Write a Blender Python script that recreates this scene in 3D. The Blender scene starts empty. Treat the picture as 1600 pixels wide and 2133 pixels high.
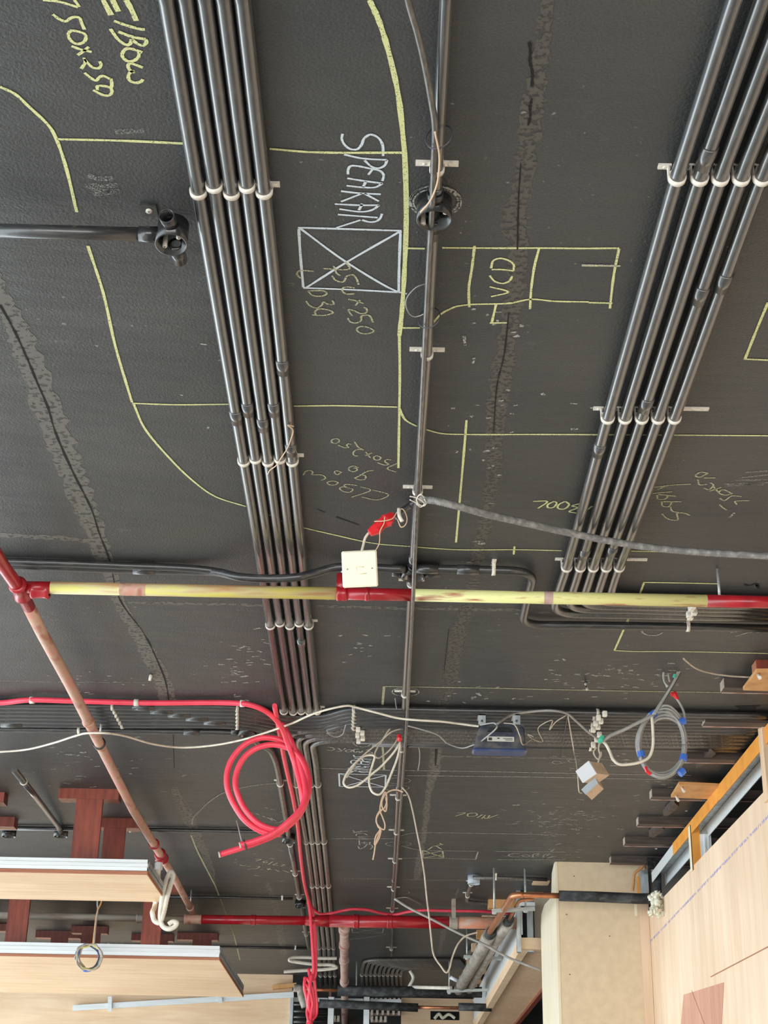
import bpy, math, random
from mathutils import Vector, Matrix
random.seed(7)
D = bpy.data; C = bpy.context
SC = C.scene
# ------------------------------------------------------------------ camera
FPX = 3200.0; W, H = 1600.0, 2133.0
PITCH, ROLL, YAW = math.radians(24.15), math.radians(1.15), math.radians(0.14)
CAM = Vector((0, 0, 1.6)); CEIL = 3.2
fw = Vector((-math.sin(YAW)*math.cos(PITCH), math.cos(YAW)*math.cos(PITCH), math.sin(PITCH)))
r0 = Vector((math.cos(YAW), math.sin(YAW), 0)); u0 = r0.cross(fw)
rt = r0*math.cos(ROLL) + u0*math.sin(ROLL); up = u0*math.cos(ROLL) - r0*math.sin(ROLL)
cd = D.cameras.new('camera'); cam = D.objects.new('camera', cd); C.collection.objects.link(cam)
cam.matrix_world = Matrix(((rt.x, up.x, -fw.x, CAM.x), (rt.y, up.y, -fw.y, CAM.y), (rt.z, up.z, -fw.z, CAM.z), (0, 0, 0, 1)))
cd.sensor_fit = 'VERTICAL'; cd.sensor_height = 24; cd.lens = 24*FPX/H; cd.clip_start = .05
SC.camera = cam
SC.view_settings.view_transform = 'Standard'; SC.view_settings.look = 'None'
SC.view_settings.gamma = 1; SC.view_settings.use_curve_mapping = False
SC.view_settings.exposure = -1.0
# ------------------------------------------------------------------ light
wd = D.worlds.new('world'); SC.world = wd; wd.use_nodes = True
bg = wd.node_tree.nodes['Background']; bg.inputs[0].default_value = (.86, .93, 1, 1); bg.inputs[1].default_value = 1.5
def sun(rx, rz, e, col, ang):
    l = D.lights.new('sun', 'SUN'); l.energy = e; l.color = col; l.angle = math.radians(ang)
    o = D.objects.new('sun', l); o.rotation_euler = (math.radians(rx), 0, math.radians(rz)); C.collection.objects.link(o)
sun(56, -62, 5.6, (1, .96, .90), 1.0)
def area(name, loc, rot, sx, sy, e, col):
    l = D.lights.new(name, 'AREA'); l.shape = 'RECTANGLE'; l.size = sx; l.size_y = sy; l.energy = e; l.color = col
    o = D.objects.new(name, l); o.location = loc; o.rotation_euler = [math.radians(a) for a in rot]; C.collection.objects.link(o)
area('daylight_side', (-4.9, 8.5, 1.62), (0, -94, 0), 2.9, 24, 1900, (.84, .95, 1))
area('daylight_back', (-1.0, -5.5, 1.4), (98, 0, 0), 9, 2.4, 900, (1, .97, .93))
# ------------------------------------------------------------------ pixel to place
def ray(x, y): return fw + rt*((x-W/2)/FPX) - up*((y-H/2)/FPX)
def P(x, y, d=0.0):
    r = ray(x, y); return CAM + r*((CEIL-d-CAM.z)/r.z)
def V(x, y, Y):
    r = ray(x, y); return CAM + r*(Y/r.y)
def VX(x, y, X):
    r = ray(x, y); return CAM + r*(X/r.x)
# ------------------------------------------------------------------ materials
def newmat(name):
    m = D.materials.new(name); m.use_nodes = True
    return m, m.node_tree, m.node_tree.nodes['Principled BSDF']
def col(c): return (c[0], c[1], c[2], 1)
def mat(name, c1, c2=None, rough=.5, metal=0, scale=(20, 20, 20), lo=.45, hi=.7, bump=0, bscale=200, detail=4, spec=.5, rough2=None, third=None, coat=0):
    """principled surface with noise mottling between two or three colours"""
    m, nt, b = newmat(name); N, L = nt.nodes, nt.links
    b.inputs['Base Color'].default_value = col(c1); b.inputs['Roughness'].default_value = rough
    b.inputs['Metallic'].default_value = metal; b.inputs['Specular IOR Level'].default_value = spec
    if coat: b.inputs['Coat Weight'].default_value = coat; b.inputs['Coat Roughness'].default_value = .12
    tc = N.new('ShaderNodeTexCoord')
    if c2:
        mp = N.new('ShaderNodeMapping'); mp.inputs['Scale'].default_value = scale
        L.new(tc.outputs['Object'], mp.inputs[0])
        nz = N.new('ShaderNodeTexNoise'); nz.inputs['Scale'].default_value = 1; nz.inputs['Detail'].default_value = detail
        L.new(mp.outputs[0], nz.inputs[0])
        rp = N.new('ShaderNodeValToRGB'); e = rp.color_ramp.elements
        e[0].position = lo; e[0].color = col(c1); e[1].position = hi; e[1].color = col(c2)
        if third:
            x = e.new(third[0]); x.color = col(third[1])
        L.new(nz.outputs[0], rp.inputs[0]); L.new(rp.outputs[0], b.inputs['Base Color'])
        if rough2 is not None:
            mr = N.new('ShaderNodeMapRange'); mr.inputs[1].default_value = lo; mr.inputs[2].default_value = hi
            mr.inputs[3].default_value = rough; mr.inputs[4].default_value = rough2
            L.new(nz.outputs[0], mr.inputs[0]); L.new(mr.outputs[0], b.inputs['Roughness'])
    if bump:
        n2 = N.new('ShaderNodeTexNoise'); n2.inputs['Scale'].default_value = bscale; n2.inputs['Detail'].default_value = 3
        L.new(tc.outputs['Object'], n2.inputs[0])
        bp = N.new('ShaderNodeBump'); bp.inputs['Strength'].default_value = bump; bp.inputs['Distance'].default_value = .002
        L.new(n2.outputs[0], bp.inputs['Height']); L.new(bp.outputs[0], b.inputs['Normal'])
    return m
def grainy(name, c, thr=.42, scale=240, c2=None):
    """chalk or filler: broken up by an alpha of fine noise"""
    m, nt, b = newmat(name); N, L = nt.nodes, nt.links
    b.inputs['Base Color'].default_value = col(c); b.inputs['Roughness'].default_value = .95; b.inputs['Specular IOR Level'].default_value = .1
    tc = N.new('ShaderNodeTexCoord'); nz = N.new('ShaderNodeTexNoise'); nz.inputs['Scale'].default_value = scale; nz.inputs['Detail'].default_value = 5
    L.new(tc.outputs['Object'], nz.inputs[0])
    rp = N.new('ShaderNodeValToRGB'); e = rp.color_ramp.elements; e[0].position = thr; e[1].position = thr+.14
    L.new(nz.outputs[0], rp.inputs[0]); L.new(rp.outputs[0], b.inputs['Alpha'])
    return m
def ceiling_mat():
    m, nt, b = newmat('charcoal_slab'); N, L = nt.nodes, nt.links
    b.inputs['Roughness'].default_value = .48; b.inputs['Specular IOR Level'].default_value = .55
    tc = N.new('ShaderNodeTexCoord')
    def noise(sc, detail=4, rough=.5):
        mp = N.new('ShaderNodeMapping'); mp.inputs['Scale'].default_value = sc; L.new(tc.outputs['Object'], mp.inputs[0])
        n = N.new('ShaderNodeTexNoise'); n.inputs['Scale'].default_value = 1; n.inputs['Detail'].default_value = detail; n.inputs['Roughness'].default_value = rough
        L.new(mp.outputs[0], n.inputs[0]); return n
    def ramp(src, a, bb, ca, cb):
        r = N.new('ShaderNodeValToRGB'); e = r.color_ramp.elements; e[0].position = a; e[1].position = bb
        e[0].color = col(ca); e[1].color = col(cb); L.new(src.outputs[0], r.inputs[0]); return r
    base = ramp(noise((1.6, 3, 1), 5, .6), .3, .72, (.036, .0385, .040), (.053, .054, .0535))
    grain = ramp(noise((260, 260, 260), 2), .3, .7, (.75, .75, .75), (1.28, 1.28, 1.28))
    mul = N.new('ShaderNodeMix'); mul.data_type = 'RGBA'; mul.blend_type = 'MULTIPLY'; mul.inputs[0].default_value = 1
    L.new(base.outputs[0], mul.inputs[6]); L.new(grain.outputs[0], mul.inputs[7])
    # pale scuffs and dust smears
    sc1 = ramp(noise((9, 22, 5), 6, .62), .635, .74, (0, 0, 0), (1, 1, 1))
    sc2 = ramp(noise((1.1, 1.1, 1), 2), .48, .66, (0, 0, 0), (1, 1, 1))
    mm = N.new('ShaderNodeMath'); mm.operation = 'MULTIPLY'; L.new(sc1.outputs[0], mm.inputs[0]); L.new(sc2.outputs[0], mm.inputs[1])
    m2 = N.new('ShaderNodeMath'); m2.operation = 'MULTIPLY'; L.new(mm.outputs[0], m2.inputs[0]); m2.inputs[1].default_value = .55
    mx = N.new('ShaderNodeMix'); mx.data_type = 'RGBA'; L.new(m2.outputs[0], mx.inputs[0]); L.new(mul.outputs[2], mx.inputs[6]); mx.inputs[7].default_value = (.22, .21, .20, 1)
    # cross hatched faint strokes
    sp = ramp(noise((60, 60, 60), 2), .70, .76, (0, 0, 0), (1, 1, 1))
    m3 = N.new('ShaderNodeMath'); m3.operation = 'MULTIPLY'; L.new(sp.outputs[0], m3.inputs[0]); L.new(sc2.outputs[0], m3.inputs[1])
    my = N.new('ShaderNodeMix'); my.data_type = 'RGBA'; L.new(m3.outputs[0], my.inputs[0]); L.new(mx.outputs[2], my.inputs[6]); my.inputs[7].default_value = (.3, .29, .27, 1)
    L.new(my.outputs[2], b.inputs['Base Color'])
    nb = noise((170, 170, 170), 3); nb2 = noise((3, 9, 3), 3)
    ad = N.new('ShaderNodeMath'); ad.operation = 'MULTIPLY_ADD'; L.new(nb2.outputs[0], ad.inputs[0]); ad.inputs[1].default_value = 6; L.new(nb.outputs[0], ad.inputs[2])
    bp = N.new('ShaderNodeBump'); bp.inputs['Strength'].default_value = .55; bp.inputs['Distance'].default_value = .0025
    L.new(ad.outputs[0], bp.inputs['Height']); L.new(bp.outputs[0], b.inputs['Normal'])
    return m
def ply_mat(name, c1, c2, axis=(1.5, 26, 26), c3=None):
    m, nt, b = newmat(name); N, L = nt.nodes, nt.links
    b.inputs['Roughness'].default_value = .55; b.inputs['Specular IOR Level'].default_value = .3
    tc = N.new('ShaderNodeTexCoord'); mp = N.new('ShaderNodeMapping'); mp.inputs['Scale'].default_value = axis; L.new(tc.outputs['Object'], mp.inputs[0])
    nz = N.new('ShaderNodeTexNoise'); nz.inputs['Scale'].default_value = 1; nz.inputs['Detail'].default_value = 7; nz.inputs['Roughness'].default_value = .62; nz.inputs['Distortion'].default_value = .8
    L.new(mp.outputs[0], nz.inputs[0])
    r = N.new('ShaderNodeValToRGB'); e = r.color_ramp.elements; e[0].position = .33; e[0].color = col(c2); e[1].position = .62; e[1].color = col(c1)
    L.new(nz.outputs[0], r.inputs[0])
    n2 = N.new('ShaderNodeTexNoise'); n2.inputs['Scale'].default_value = 1.3; n2.inputs['Detail'].default_value = 3; L.new(tc.outputs['Object'], n2.inputs[0])
    r2 = N.new('ShaderNodeValToRGB'); r2.color_ramp.elements[0].position = .35; r2.color_ramp.elements[1].position = .7
    r2.color_ramp.elements[0].color = (.88, .84, .8, 1); r2.color_ramp.elements[1].color = (1.05, 1.05, 1.05, 1)
    L.new(n2.outputs[0], r2.inputs[0])
    mx = N.new('ShaderNodeMix'); mx.data_type = 'RGBA'; mx.blend_type = 'MULTIPLY'; mx.inputs[0].default_value = 1
    L.new(r.outputs[0], mx.inputs[6]); L.new(r2.outputs[0], mx.inputs[7]); L.new(mx.outputs[2], b.inputs['Base Color'])
    return m
M = {}
M['ceiling'] = ceiling_mat()
M['chalk_y'] = grainy('yellow_chalk', (.66, .67, .34), .30, 420)
M['chalk_yf'] = grainy('faint_yellow_chalk', (.44, .43, .28), .36, 420)
M['chalk_w'] = grainy('white_chalk', (.60, .66, .72), .27, 420)
M['chalk_f'] = grainy('faint_white_chalk', (.40, .39, .36), .38, 200)
M['chalk_s'] = grainy('rubbed_chalk', (.30, .29, .27), .47, 420)
M['chalk_p'] = grainy('violet_chalk_line', (.48, .46, .72), .44, 60)
M['filler'] = grainy('joint_filler', (.115, .108, .096), .34, 70)
M['filler_d'] = grainy('thin_joint_filler', (.078, .072, .063), .36, 90)
M['crack'] = mat('crack', (.006, .006, .006), rough=1)
M['conduit'] = mat('black_conduit', (.030, .031, .032), (.085, .082, .078), rough=.33, scale=(150, 26, 150), lo=.52, hi=.8, rough2=.5, detail=7, spec=.8, coat=1)
M['conduit_x'] = mat('black_conduit_across', (.028, .029, .031), (.080, .076, .072), coat=.5, rough=.34, scale=(24, 140, 140), lo=.5, hi=.8, rough2=.5, detail=6, spec=.55)
M['conduit_d'] = mat('dusty_conduit', (.060, .055, .050), (.17, .155, .14), coat=.4, rough=.36, scale=(150, 30, 150), lo=.4, hi=.75, detail=6)
M['blackbox'] = mat('black_box_plastic', (.02, .021, .022), (.07, .07, .068), rough=.2, scale=(60, 60, 60), lo=.5, hi=.8, spec=.6)
M['clamp'] = mat('ivory_plastic', (.78, .74, .66), (.62, .55, .47), rough=.45, scale=(90, 90, 90))
M['clampg'] = mat('grimy_ivory', (.60, .56, .48), (.30, .27, .22), rough=.6, scale=(90, 90, 90))
M['flex'] = mat('grey_flexible', (.17, .17, .17), (.34, .34, .33), rough=.45, scale=(60, 60, 60))
M['cable_g'] = mat('grey_cable', (.30, .30, .29), (.40, .39, .36), rough=.45, scale=(30, 30, 30))
M['cable_t'] = mat('tan_cable', (.50, .43, .35), (.33, .28, .23), rough=.5, scale=(30, 30, 30))
M['cable_w'] = mat('white_cable', (.72, .67, .56), (.56, .50, .42), rough=.45, scale=(30, 30, 30))
M['cable_k'] = mat('dark_cable', (.05, .05, .06), rough=.4)
M['cable_r'] = mat('red_cable', (.88, .07, .12), (.80, .05, .09), rough=.34, scale=(20, 20, 20), spec=.5)
M['string'] = mat('jute_string', (.66, .48, .34), rough=.9)
M['redpipe'] = mat('red_paint', (.40, .012, .022), (.26, .01, .015), rough=.25, scale=(14, 14, 14), lo=.45, hi=.75, spec=.6)
M['yellowpipe'] = mat('worn_yellow_paint', (.66, .60, .16), (.52, .30, .14), rough=.5, scale=(5, 50, 38), lo=.42, hi=.64, detail=7, third=(.52, (.60, .52, .26)))
M['paleyellow'] = mat('cream_yellow_paint', (.74, .73, .32), (.40, .12, .07), rough=.42, scale=(9, 70, 50), lo=.55, hi=.70, detail=6)
M['primer'] = mat('red_oxide_primer', (.60, .29, .23), (.44, .18, .13), rough=.5, scale=(30, 9, 30), lo=.4, hi=.65, detail=6, third=(.52, (.55, .36, .27)))
M['dustyprimer'] = mat('dusty_pink_primer', (.50, .36, .32), (.36, .16, .13), rough=.6, scale=(20, 20, 20), lo=.45, hi=.7)
M['greypipe'] = mat('dusty_grey_pipe', (.34, .31, .26), (.28, .16, .13), rough=.6, scale=(8, 40, 40), lo=.5, hi=.75)
M['orangeprimer'] = mat('orange_primer_pipe', (.52, .20, .12), (.42, .36, .28), rough=.6, scale=(12, 30, 30), lo=.45, hi=.65)
M['redtimber'] = mat('varnished_red_timber', (.30, .065, .036), (.13, .030, .022), rough=.35, scale=(40, 40, 6), lo=.35, hi=.7, detail=6)
M['darktimber'] = mat('dark_stained_timber', (.055, .040, .034), (.13, .095, .08), rough=.6, scale=(6, 40, 40), lo=.4, hi=.75, detail=6)
M['palewood'] = ply_mat('pale_timber', (.86, .64, .44), (.74, .50, .33), (30, 30, 3))
M['ply'] = ply_mat('plywood', (.90, .70, .49), (.80, .56, .37), (1.6, 20, 20))
M['plywall'] = ply_mat('pink_plywood', (.90, .71, .53), (.80, .58, .41), (12, 12, 1.2))
M['plypink'] = ply_mat('stained_plywood', (.70, .38, .28), (.58, .28, .19), (12, 14, 1.5))
M['plyorange'] = mat('amber_plywood', (.68, .36, .14), (.52, .24, .08), rough=.5, scale=(14, 14, 4))
M['plyedge'] = mat('plywood_edge', (.42, .17, .09), (.34, .12, .07), rough=.6, scale=(4, 80, 80))
M['mdf'] = mat('fibreboard', (.76, .62, .43), (.69, .55, .38), rough=.7, scale=(25, 25, 25), lo=.35, hi=.7, detail=8, bump=.15)
M['cream'] = mat('cream_laminate', (.84, .76, .58), (.78, .69, .51), rough=.5, scale=(14, 14, 3))
M['orange'] = mat('orange_paint_on_track', (.85, .36, .055), (.75, .28, .04), rough=.5, scale=(14, 14, 14))
M['galv'] = mat('galvanised_steel', (.55, .60, .62), (.36, .41, .44), rough=.35, metal=.55, scale=(30, 30, 8), lo=.4, hi=.6)
M['galvw'] = mat('white_galvanised_trim', (.80, .84, .86), (.70, .74, .76), rough=.4, metal=.15, scale=(3, 60, 60))
M['rod'] = mat('zinc_rod', (.50, .54, .53), (.36, .39, .38), rough=.4, metal=.4, scale=(20, 20, 200))
M['copper'] = mat('copper', (.62, .26, .13), (.42, .17, .09), rough=.35, metal=.7, scale=(25, 25, 25))
M['foam'] = mat('black_pipe_foam', (.022, .024, .026), (.085, .09, .09), rough=.8, scale=(20, 30, 30), lo=.45, hi=.7)
M['wrap'] = mat('grey_wrap', (.40, .37, .33), (.24, .22, .19), rough=.6, scale=(30, 8, 30), lo=.4, hi=.65, bump=.6, bscale=60)
M['blue'] = mat('navy_housing', (.040, .062, .16), (.085, .10, .16), rough=.3, scale=(18, 18, 18), lo=.5, hi=.75)
M['bluedk'] = mat('dusty_housing', (.06, .07, .10), (.17, .16, .145), rough=.5, scale=(30, 30, 30), lo=.4, hi=.7)
M['paper'] = mat('white_sticker', (.75, .75, .68), rough=.6)
M['ink'] = mat('printed_ink', (.06, .06, .06), rough=.7)
M['plate'] = mat('ivory_plate', (.86, .83, .66), rough=.4)
M['whitebox'] = mat('white_plate', (.82, .85, .90), rough=.4)
M['beigebox'] = mat('beige_back_box', (.52, .38, .27), (.42, .31, .22), rough=.5, scale=(40, 40, 40))
M['greybox'] = mat('grey_plate', (.42, .48, .54), rough=.45)
M['redtape'] = mat('red_tape', (.70, .02, .03), (.50, .015, .02), rough=.3, scale=(60, 60, 60))
M['greentape'] = mat('green_tape', (.06, .50, .33), rough=.35)
M['bluetape'] = mat('blue_tape', (.06, .17, .62), rough=.35)
M['wallgrey'] = mat('grey_plaster', (.24, .22, .20), (.18, .165, .15), rough=.9, scale=(3, 3, 3))
M['walldark'] = mat('dark_plaster', (.05, .05, .05), (.035, .035, .035), rough=.9, scale=(3, 3, 3))
M['floor'] = mat('concrete_floor', (.54, .53, .50), (.46, .45, .43), rough=.8, scale=(2, 2, 2))
M['cloth'] = mat('crumpled_cloth', (.80, .78, .66), (.62, .58, .42), rough=.9, scale=(30, 30, 30))
M['void'] = mat('dark_hole', (.008, .008, .008), rough=1)
# ------------------------------------------------------------------ mesh helpers
class MB:
    def __init__(s): s.v = []; s.f = []; s.sm = []
    def add(s, vs, fs, smooth=False):
        n = len(s.v); s.v += [Vector(v) for v in vs]; s.f += [tuple(i+n for i in f) for f in fs]; s.sm += [smooth]*len(fs); return s
    def box(s, a, b):
        x0, x1 = sorted((a[0], b[0])); y0, y1 = sorted((a[1], b[1])); z0, z1 = sorted((a[2], b[2]))
        return s.add([(x0,y0,z0),(x1,y0,z0),(x1,y1,z0),(x0,y1,z0),(x0,y0,z1),(x1,y0,z1),(x1,y1,z1),(x0,y1,z1)],
                     [(0,3,2,1),(4,5,6,7),(0,1,5,4),(1,2,6,5),(2,3,7,6),(3,0,4,7)])
    def obox(s, c, ax, ay, az, hx, hy, hz, bev=0.0):
        """oriented box, centre c, unit axes, half sizes"""
        c = Vector(c); ax, ay, az = ax.normalized(), ay.normalized(), az.normalized()
        if bev <= 0:
            vs = [c+ax*(i*hx)+ay*(j*hy)+az*(k*hz) for k in (-1, 1) for (i, j) in ((-1,-1),(1,-1),(1,1),(-1,1))]
            return s.add(vs, [(0,3,2,1),(4,5,6,7),(0,1,5,4),(1,2,6,5),(2,3,7,6),(3,0,4,7)])
        vs = []; rings = [(-hz, -bev), (-hz+bev, 0), (hz-bev, 0), (hz, -bev)]
        for z, o in rings:
            for (i, j) in ((-1,-1),(1,-1),(1,1),(-1,1)):
                for (p, q) in ((1, 0), (0, 1)) if i*j > 0 else ((0, 1), (1, 0)):
                    vs.append(c+ax*(i*(hx+o-bev*.9*p))+ay*(j*(hy+o-bev*.9*q))+az*z)
        # order each ring around by angle
        out = []
        for k in range(4):
            r = vs[k*8:(k+1)*8]; r.sort(key=lambda v: math.atan2((v-c).dot(ay)/hy, (v-c).dot(ax)/hx)); out += r
        fs = [(k*8+i, k*8+(i+1) % 8, (k+1)*8+(i+1) % 8, (k+1)*8+i) for k in range(3) for i in range(8)]
        fs += [tuple(reversed(range(8))), tuple(range(24, 32))]
        return s.add(out, fs)
    def beam(s, a, b, w, h, upv=Vector((0, 0, 1))):
        a, b = Vector(a), Vector(b); d = (b-a); x = d.cross(upv)
        if x.length < 1e-6: x = Vector((1, 0, 0))
        x.normalize(); z = x.cross(d.normalized())
        return s.obox((a+b)/2, x, d.normalized(), z, w/2, d.length/2, h/2)
    def tube(s, pts, r, seg=14, smooth=True, cap=True, rad=None):
        pts = [Vector(p) for p in pts]; q = [pts[0]]
        for p in pts[1:]:
            if (p-q[-1]).length > 1e-5: q.append(p)
        pts = q; n = len(pts)
        if n < 2: return s
        T = []
        for i in range(n):
            t = (pts[min(i+1, n-1)]-pts[max(i-1, 0)]); T.append(t.normalized() if t.length > 0 else Vector((0, 1, 0)))
        nrm = Vector((0, 0, 1)) if abs(T[0].z) < .9 else Vector((1, 0, 0))
        nrm = (nrm - T[0]*nrm.dot(T[0])).normalized(); vs = []
        for i in range(n):
            nrm = (nrm - T[i]*nrm.dot(T[i])).normalized(); bn = T[i].cross(nrm)
            rr = rad[i] if rad else r
            k = 1.0
            if 0 < i < n-1:
                dd = (pts[i]-pts[i-1]).normalized().dot((pts[i+1]-pts[i]).normalized()); k = 1/max(.75, math.sqrt(max(.01, (1+dd)/2)))
            for j in range(seg):
                a = 2*math.pi*j/seg; vs.append(pts[i]+(nrm*math.cos(a)+bn*math.sin(a))*rr*(k if k < 1.1 else 1.1))
        fs = [(i*seg+j, i*seg+(j+1) % seg, (i+1)*seg+(j+1) % seg, (i+1)*seg+j) for i in range(n-1) for j in range(seg)]
        s.add(vs, fs, smooth)
        if cap:
            m = len(s.v)-len(vs)
            s.f += [tuple(m+j for j in reversed(range(seg))), tuple(m+(n-1)*seg+j for j in range(seg))]; s.sm += [False, False]
        return s
    def lathe(s, prof, o, ax, seg=28, smooth=True):
        o = Vector(o); ax = Vector(ax).normalized(); t = Vector((1, 0, 0)) if abs(ax.x) < .9 else Vector((0, 1, 0))
        u = ax.cross(t).normalized(); w = ax.cross(u); n = len(prof)
        vs = [o+ax*h+(u*math.cos(2*math.pi*j/seg)+w*math.sin(2*math.pi*j/seg))*r for (r, h) in prof for j in range(seg)]
        fs = [(i*seg+j, i*seg+(j+1) % seg, (i+1)*seg+(j+1) % seg, (i+1)*seg+j) for i in range(n-1) for j in range(seg)]
        return s.add(vs, fs, smooth)
    def prism(s, poly, dv):
        poly = [Vector(p) for p in poly]; n = len(poly); dv = Vector(dv)
        return s.add(poly+[p+dv for p in poly], [tuple(range(n)), tuple(reversed(range(n, 2*n)))]+[(i, (i+1) % n, n+(i+1) % n, n+i) for i in range(n)])
def tag(o, label=None, cat=None, group=None, kind=None):
    for k, v in (('label', label), ('category', cat), ('group', group), ('kind', kind)):
        if v: o[k] = v
    return o
def put(name, mb, m, parent=None, label=None, cat=None, group=None, kind=None):
    me = D.meshes.new(name)
    if parent is None:
        lo = Vector([min(v[i] for v in mb.v) for i in range(3)]); hi = Vector([max(v[i] for v in mb.v) for i in range(3)]); off = (lo+hi)/2
    else:
        off = Vector(parent.get('_off', (0, 0, 0)))
    me.from_pydata([tuple(v-off) for v in mb.v], [], mb.f)
    for p, sflag in zip(me.polygons, mb.sm): p.use_smooth = sflag
    me.materials.append(m if not isinstance(m, str) else M[m])
    o = D.objects.new(name, me); C.collection.objects.link(o)
    if parent is None: o.location = off
    else: o.parent = parent
    o['_off'] = tuple(off)
    return tag(o, label, cat, group, kind)
def thing(name, loc, label, cat, group=None):
    o = D.objects.new(name, None); C.collection.objects.link(o); o.location = loc; o.empty_display_size = .05
    o['_off'] = tuple(loc); return tag(o, label, cat, group)
def smooth(pts, n=8):
    """catmull-rom through points"""
    pts = [Vector(p) for p in pts]
    if len(pts) < 3: return pts
    q = [pts[0]*2-pts[1]]+pts+[pts[-1]*2-pts[-2]]; out = []
    for i in range(1, len(q)-2):
        a, b, c, d = q[i-1:i+3]
        t0 = 0; t1 = t0+max(1e-4, (b-a).length)**.5; t2 = t1+max(1e-4, (c-b).length)**.5; t3 = t2+max(1e-4, (d-c).length)**.5
        for k in range(n):
            t = t1+(t2-t1)*k/n
            A1 = a*((t1-t)/(t1-t0))+b*((t-t0)/(t1-t0)); A2 = b*((t2-t)/(t2-t1))+c*((t-t1)/(t2-t1)); A3 = c*((t3-t)/(t3-t2))+d*((t-t2)/(t3-t2))
            B1 = A1*((t2-t)/(t2-t0))+A2*((t-t0)/(t2-t0)); B2 = A2*((t3-t)/(t3-t1))+A3*((t-t1)/(t3-t1))
            out.append(B1*((t2-t)/(t2-t1))+B2*((t-t1)/(t2-t1)))
    out.append(pts[-1]); return out
def fillet(pts, R=.06, n=7):
    pts = [Vector(p) for p in pts]; out = [pts[0]]
    for i in range(1, len(pts)-1):
        a, b, c = pts[i-1], pts[i], pts[i+1]
        l = min(R, (b-a).length*.48, (c-b).length*.48); p0 = b+(a-b).normalized()*l; p1 = b+(c-b).normalized()*l
        for k in range(n+1):
            t = k/n; out.append(p0*(1-t)**2+b*(2*t*(1-t))+p1*t*t)
    out.append(pts[-1]); return out
def lerp_on(pts, t):
    L = [0]
    for a, b in zip(pts, pts[1:]): L.append(L[-1]+(b-a).length)
    s = t*L[-1]
    for i in range(len(pts)-1):
        if L[i+1] >= s:
            k = (s-L[i])/max(1e-9, L[i+1]-L[i]); return pts[i].lerp(pts[i+1], k), (pts[i+1]-pts[i]).normalized()
    return pts[-1], (pts[-1]-pts[-2]).normalized()
def proj(p):
    q = p-CAM; z = q.dot(fw); return W/2+q.dot(rt)/z*FPX, H/2-q.dot(up)/z*FPX
def nearest(pts, axis, val):
    """point and direction on a path where its image coordinate (0 x, 1 y) reaches val"""
    for a, b in zip(pts, pts[1:]):
        u, v = proj(a)[axis], proj(b)[axis]
        if (u-val)*(v-val) <= 0 and abs(u-v) > 1e-6:
            k = (val-u)/(v-u); return a.lerp(b, k), (b-a).normalized()
    e = pts[0] if abs(proj(pts[0])[axis]-val) < abs(proj(pts[-1])[axis]-val) else pts[-1]
    return e, (pts[1]-pts[0]).normalized()
# ------------------------------------------------------------------ fittings
def ring(mb, p, d, r, w=.010, t=.0028):
    mb.lathe([(r+.0002, -w/2), (r+t, -w/2), (r+t, w/2), (r+.0002, w/2)], p, d, 20)
def clamp(root, p, d, r, feet=(.026, .026), m='clamp'):
    """saddle: a band round the conduit with two feet screwed to the slab"""
    mb = MB(); ring(mb, p, d, r)
    side = d.cross(Vector((0, 0, 1))).normalized(); z = CEIL-.0022
    for s, L in zip((-1, 1), feet):
        if L <= 0: continue
        c = Vector((p.x, p.y, z))+side*s*(r+L/2)
        mb.obox(c, side, d, Vector((0, 0, 1)), L/2+.004, .006, .002)
        mb.obox(Vector((p.x, p.y, (CEIL+p.z)/2))+side*s*(r+.0012), side, d, Vector((0, 0, 1)), .0014, .005, max(.003, (CEIL-p.z)/2))
        mb.lathe([(.0001, -.003), (.0035, -.003), (.0035, 0)], c, (0, 0, 1), 8)
    return put('saddle_clamp', mb, m, root)
def coupling(root, p, d, r, L=.06, m='conduit'):
    mb = MB(); mb.lathe([(r*.95, -L/2), (r+.0019, -L/2), (r+.0019, L/2), (r*.95, L/2)], p, d, 20)
    return put('coupling', mb, m, root)
def conduit(path, r, label, m='conduit', clamps=(), coups=(), axis=1, group=None, feet=(.026, .026), name='conduit', cm='clamp', cat='conduit', seg=16, L=.06):
    root = thing(name, path[0], label, cat, group)
    put('tube', MB().tube(path, r, seg), m, root)
    for y in clamps:
        p, d = nearest(path, axis, y); clamp(root, p, d, r, feet, cm)
    for y in coups:
        p, d = nearest(path, axis, y); coupling(root, p, d, r, L, m)
    return root
def cable(pts, r, m, label, name='cable', cat='cable', n=8, seg=8, group=None):
    return put(name, MB().tube(smooth(pts, n), r, seg), m, None, label, cat, group)
ORD = ['leftmost', 'second from the left', 'middle', 'second from the right', 'rightmost']
# ================================================================== SETTING
def struct(name, mb, m): return put(name, mb, m, None, kind='structure')
RX = 3.3; BACK = 13.9
ceil = struct('ceiling', MB().box((-5.2, -5, CEIL), (RX+.1, BACK+.2, CEIL+.2)), 'ceiling')
struct('floor', MB().box((-16, -14, -.1), (RX+.1, BACK+.2, 0)), 'floor')
struct('wall_right', MB().box((RX, -5, 0), (RX+.12, BACK+.2, CEIL)), 'walldark')
struct('wall_back', MB().box((-3.5, BACK, 0), (RX, BACK+.12, CEIL)), 'walldark')
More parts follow.
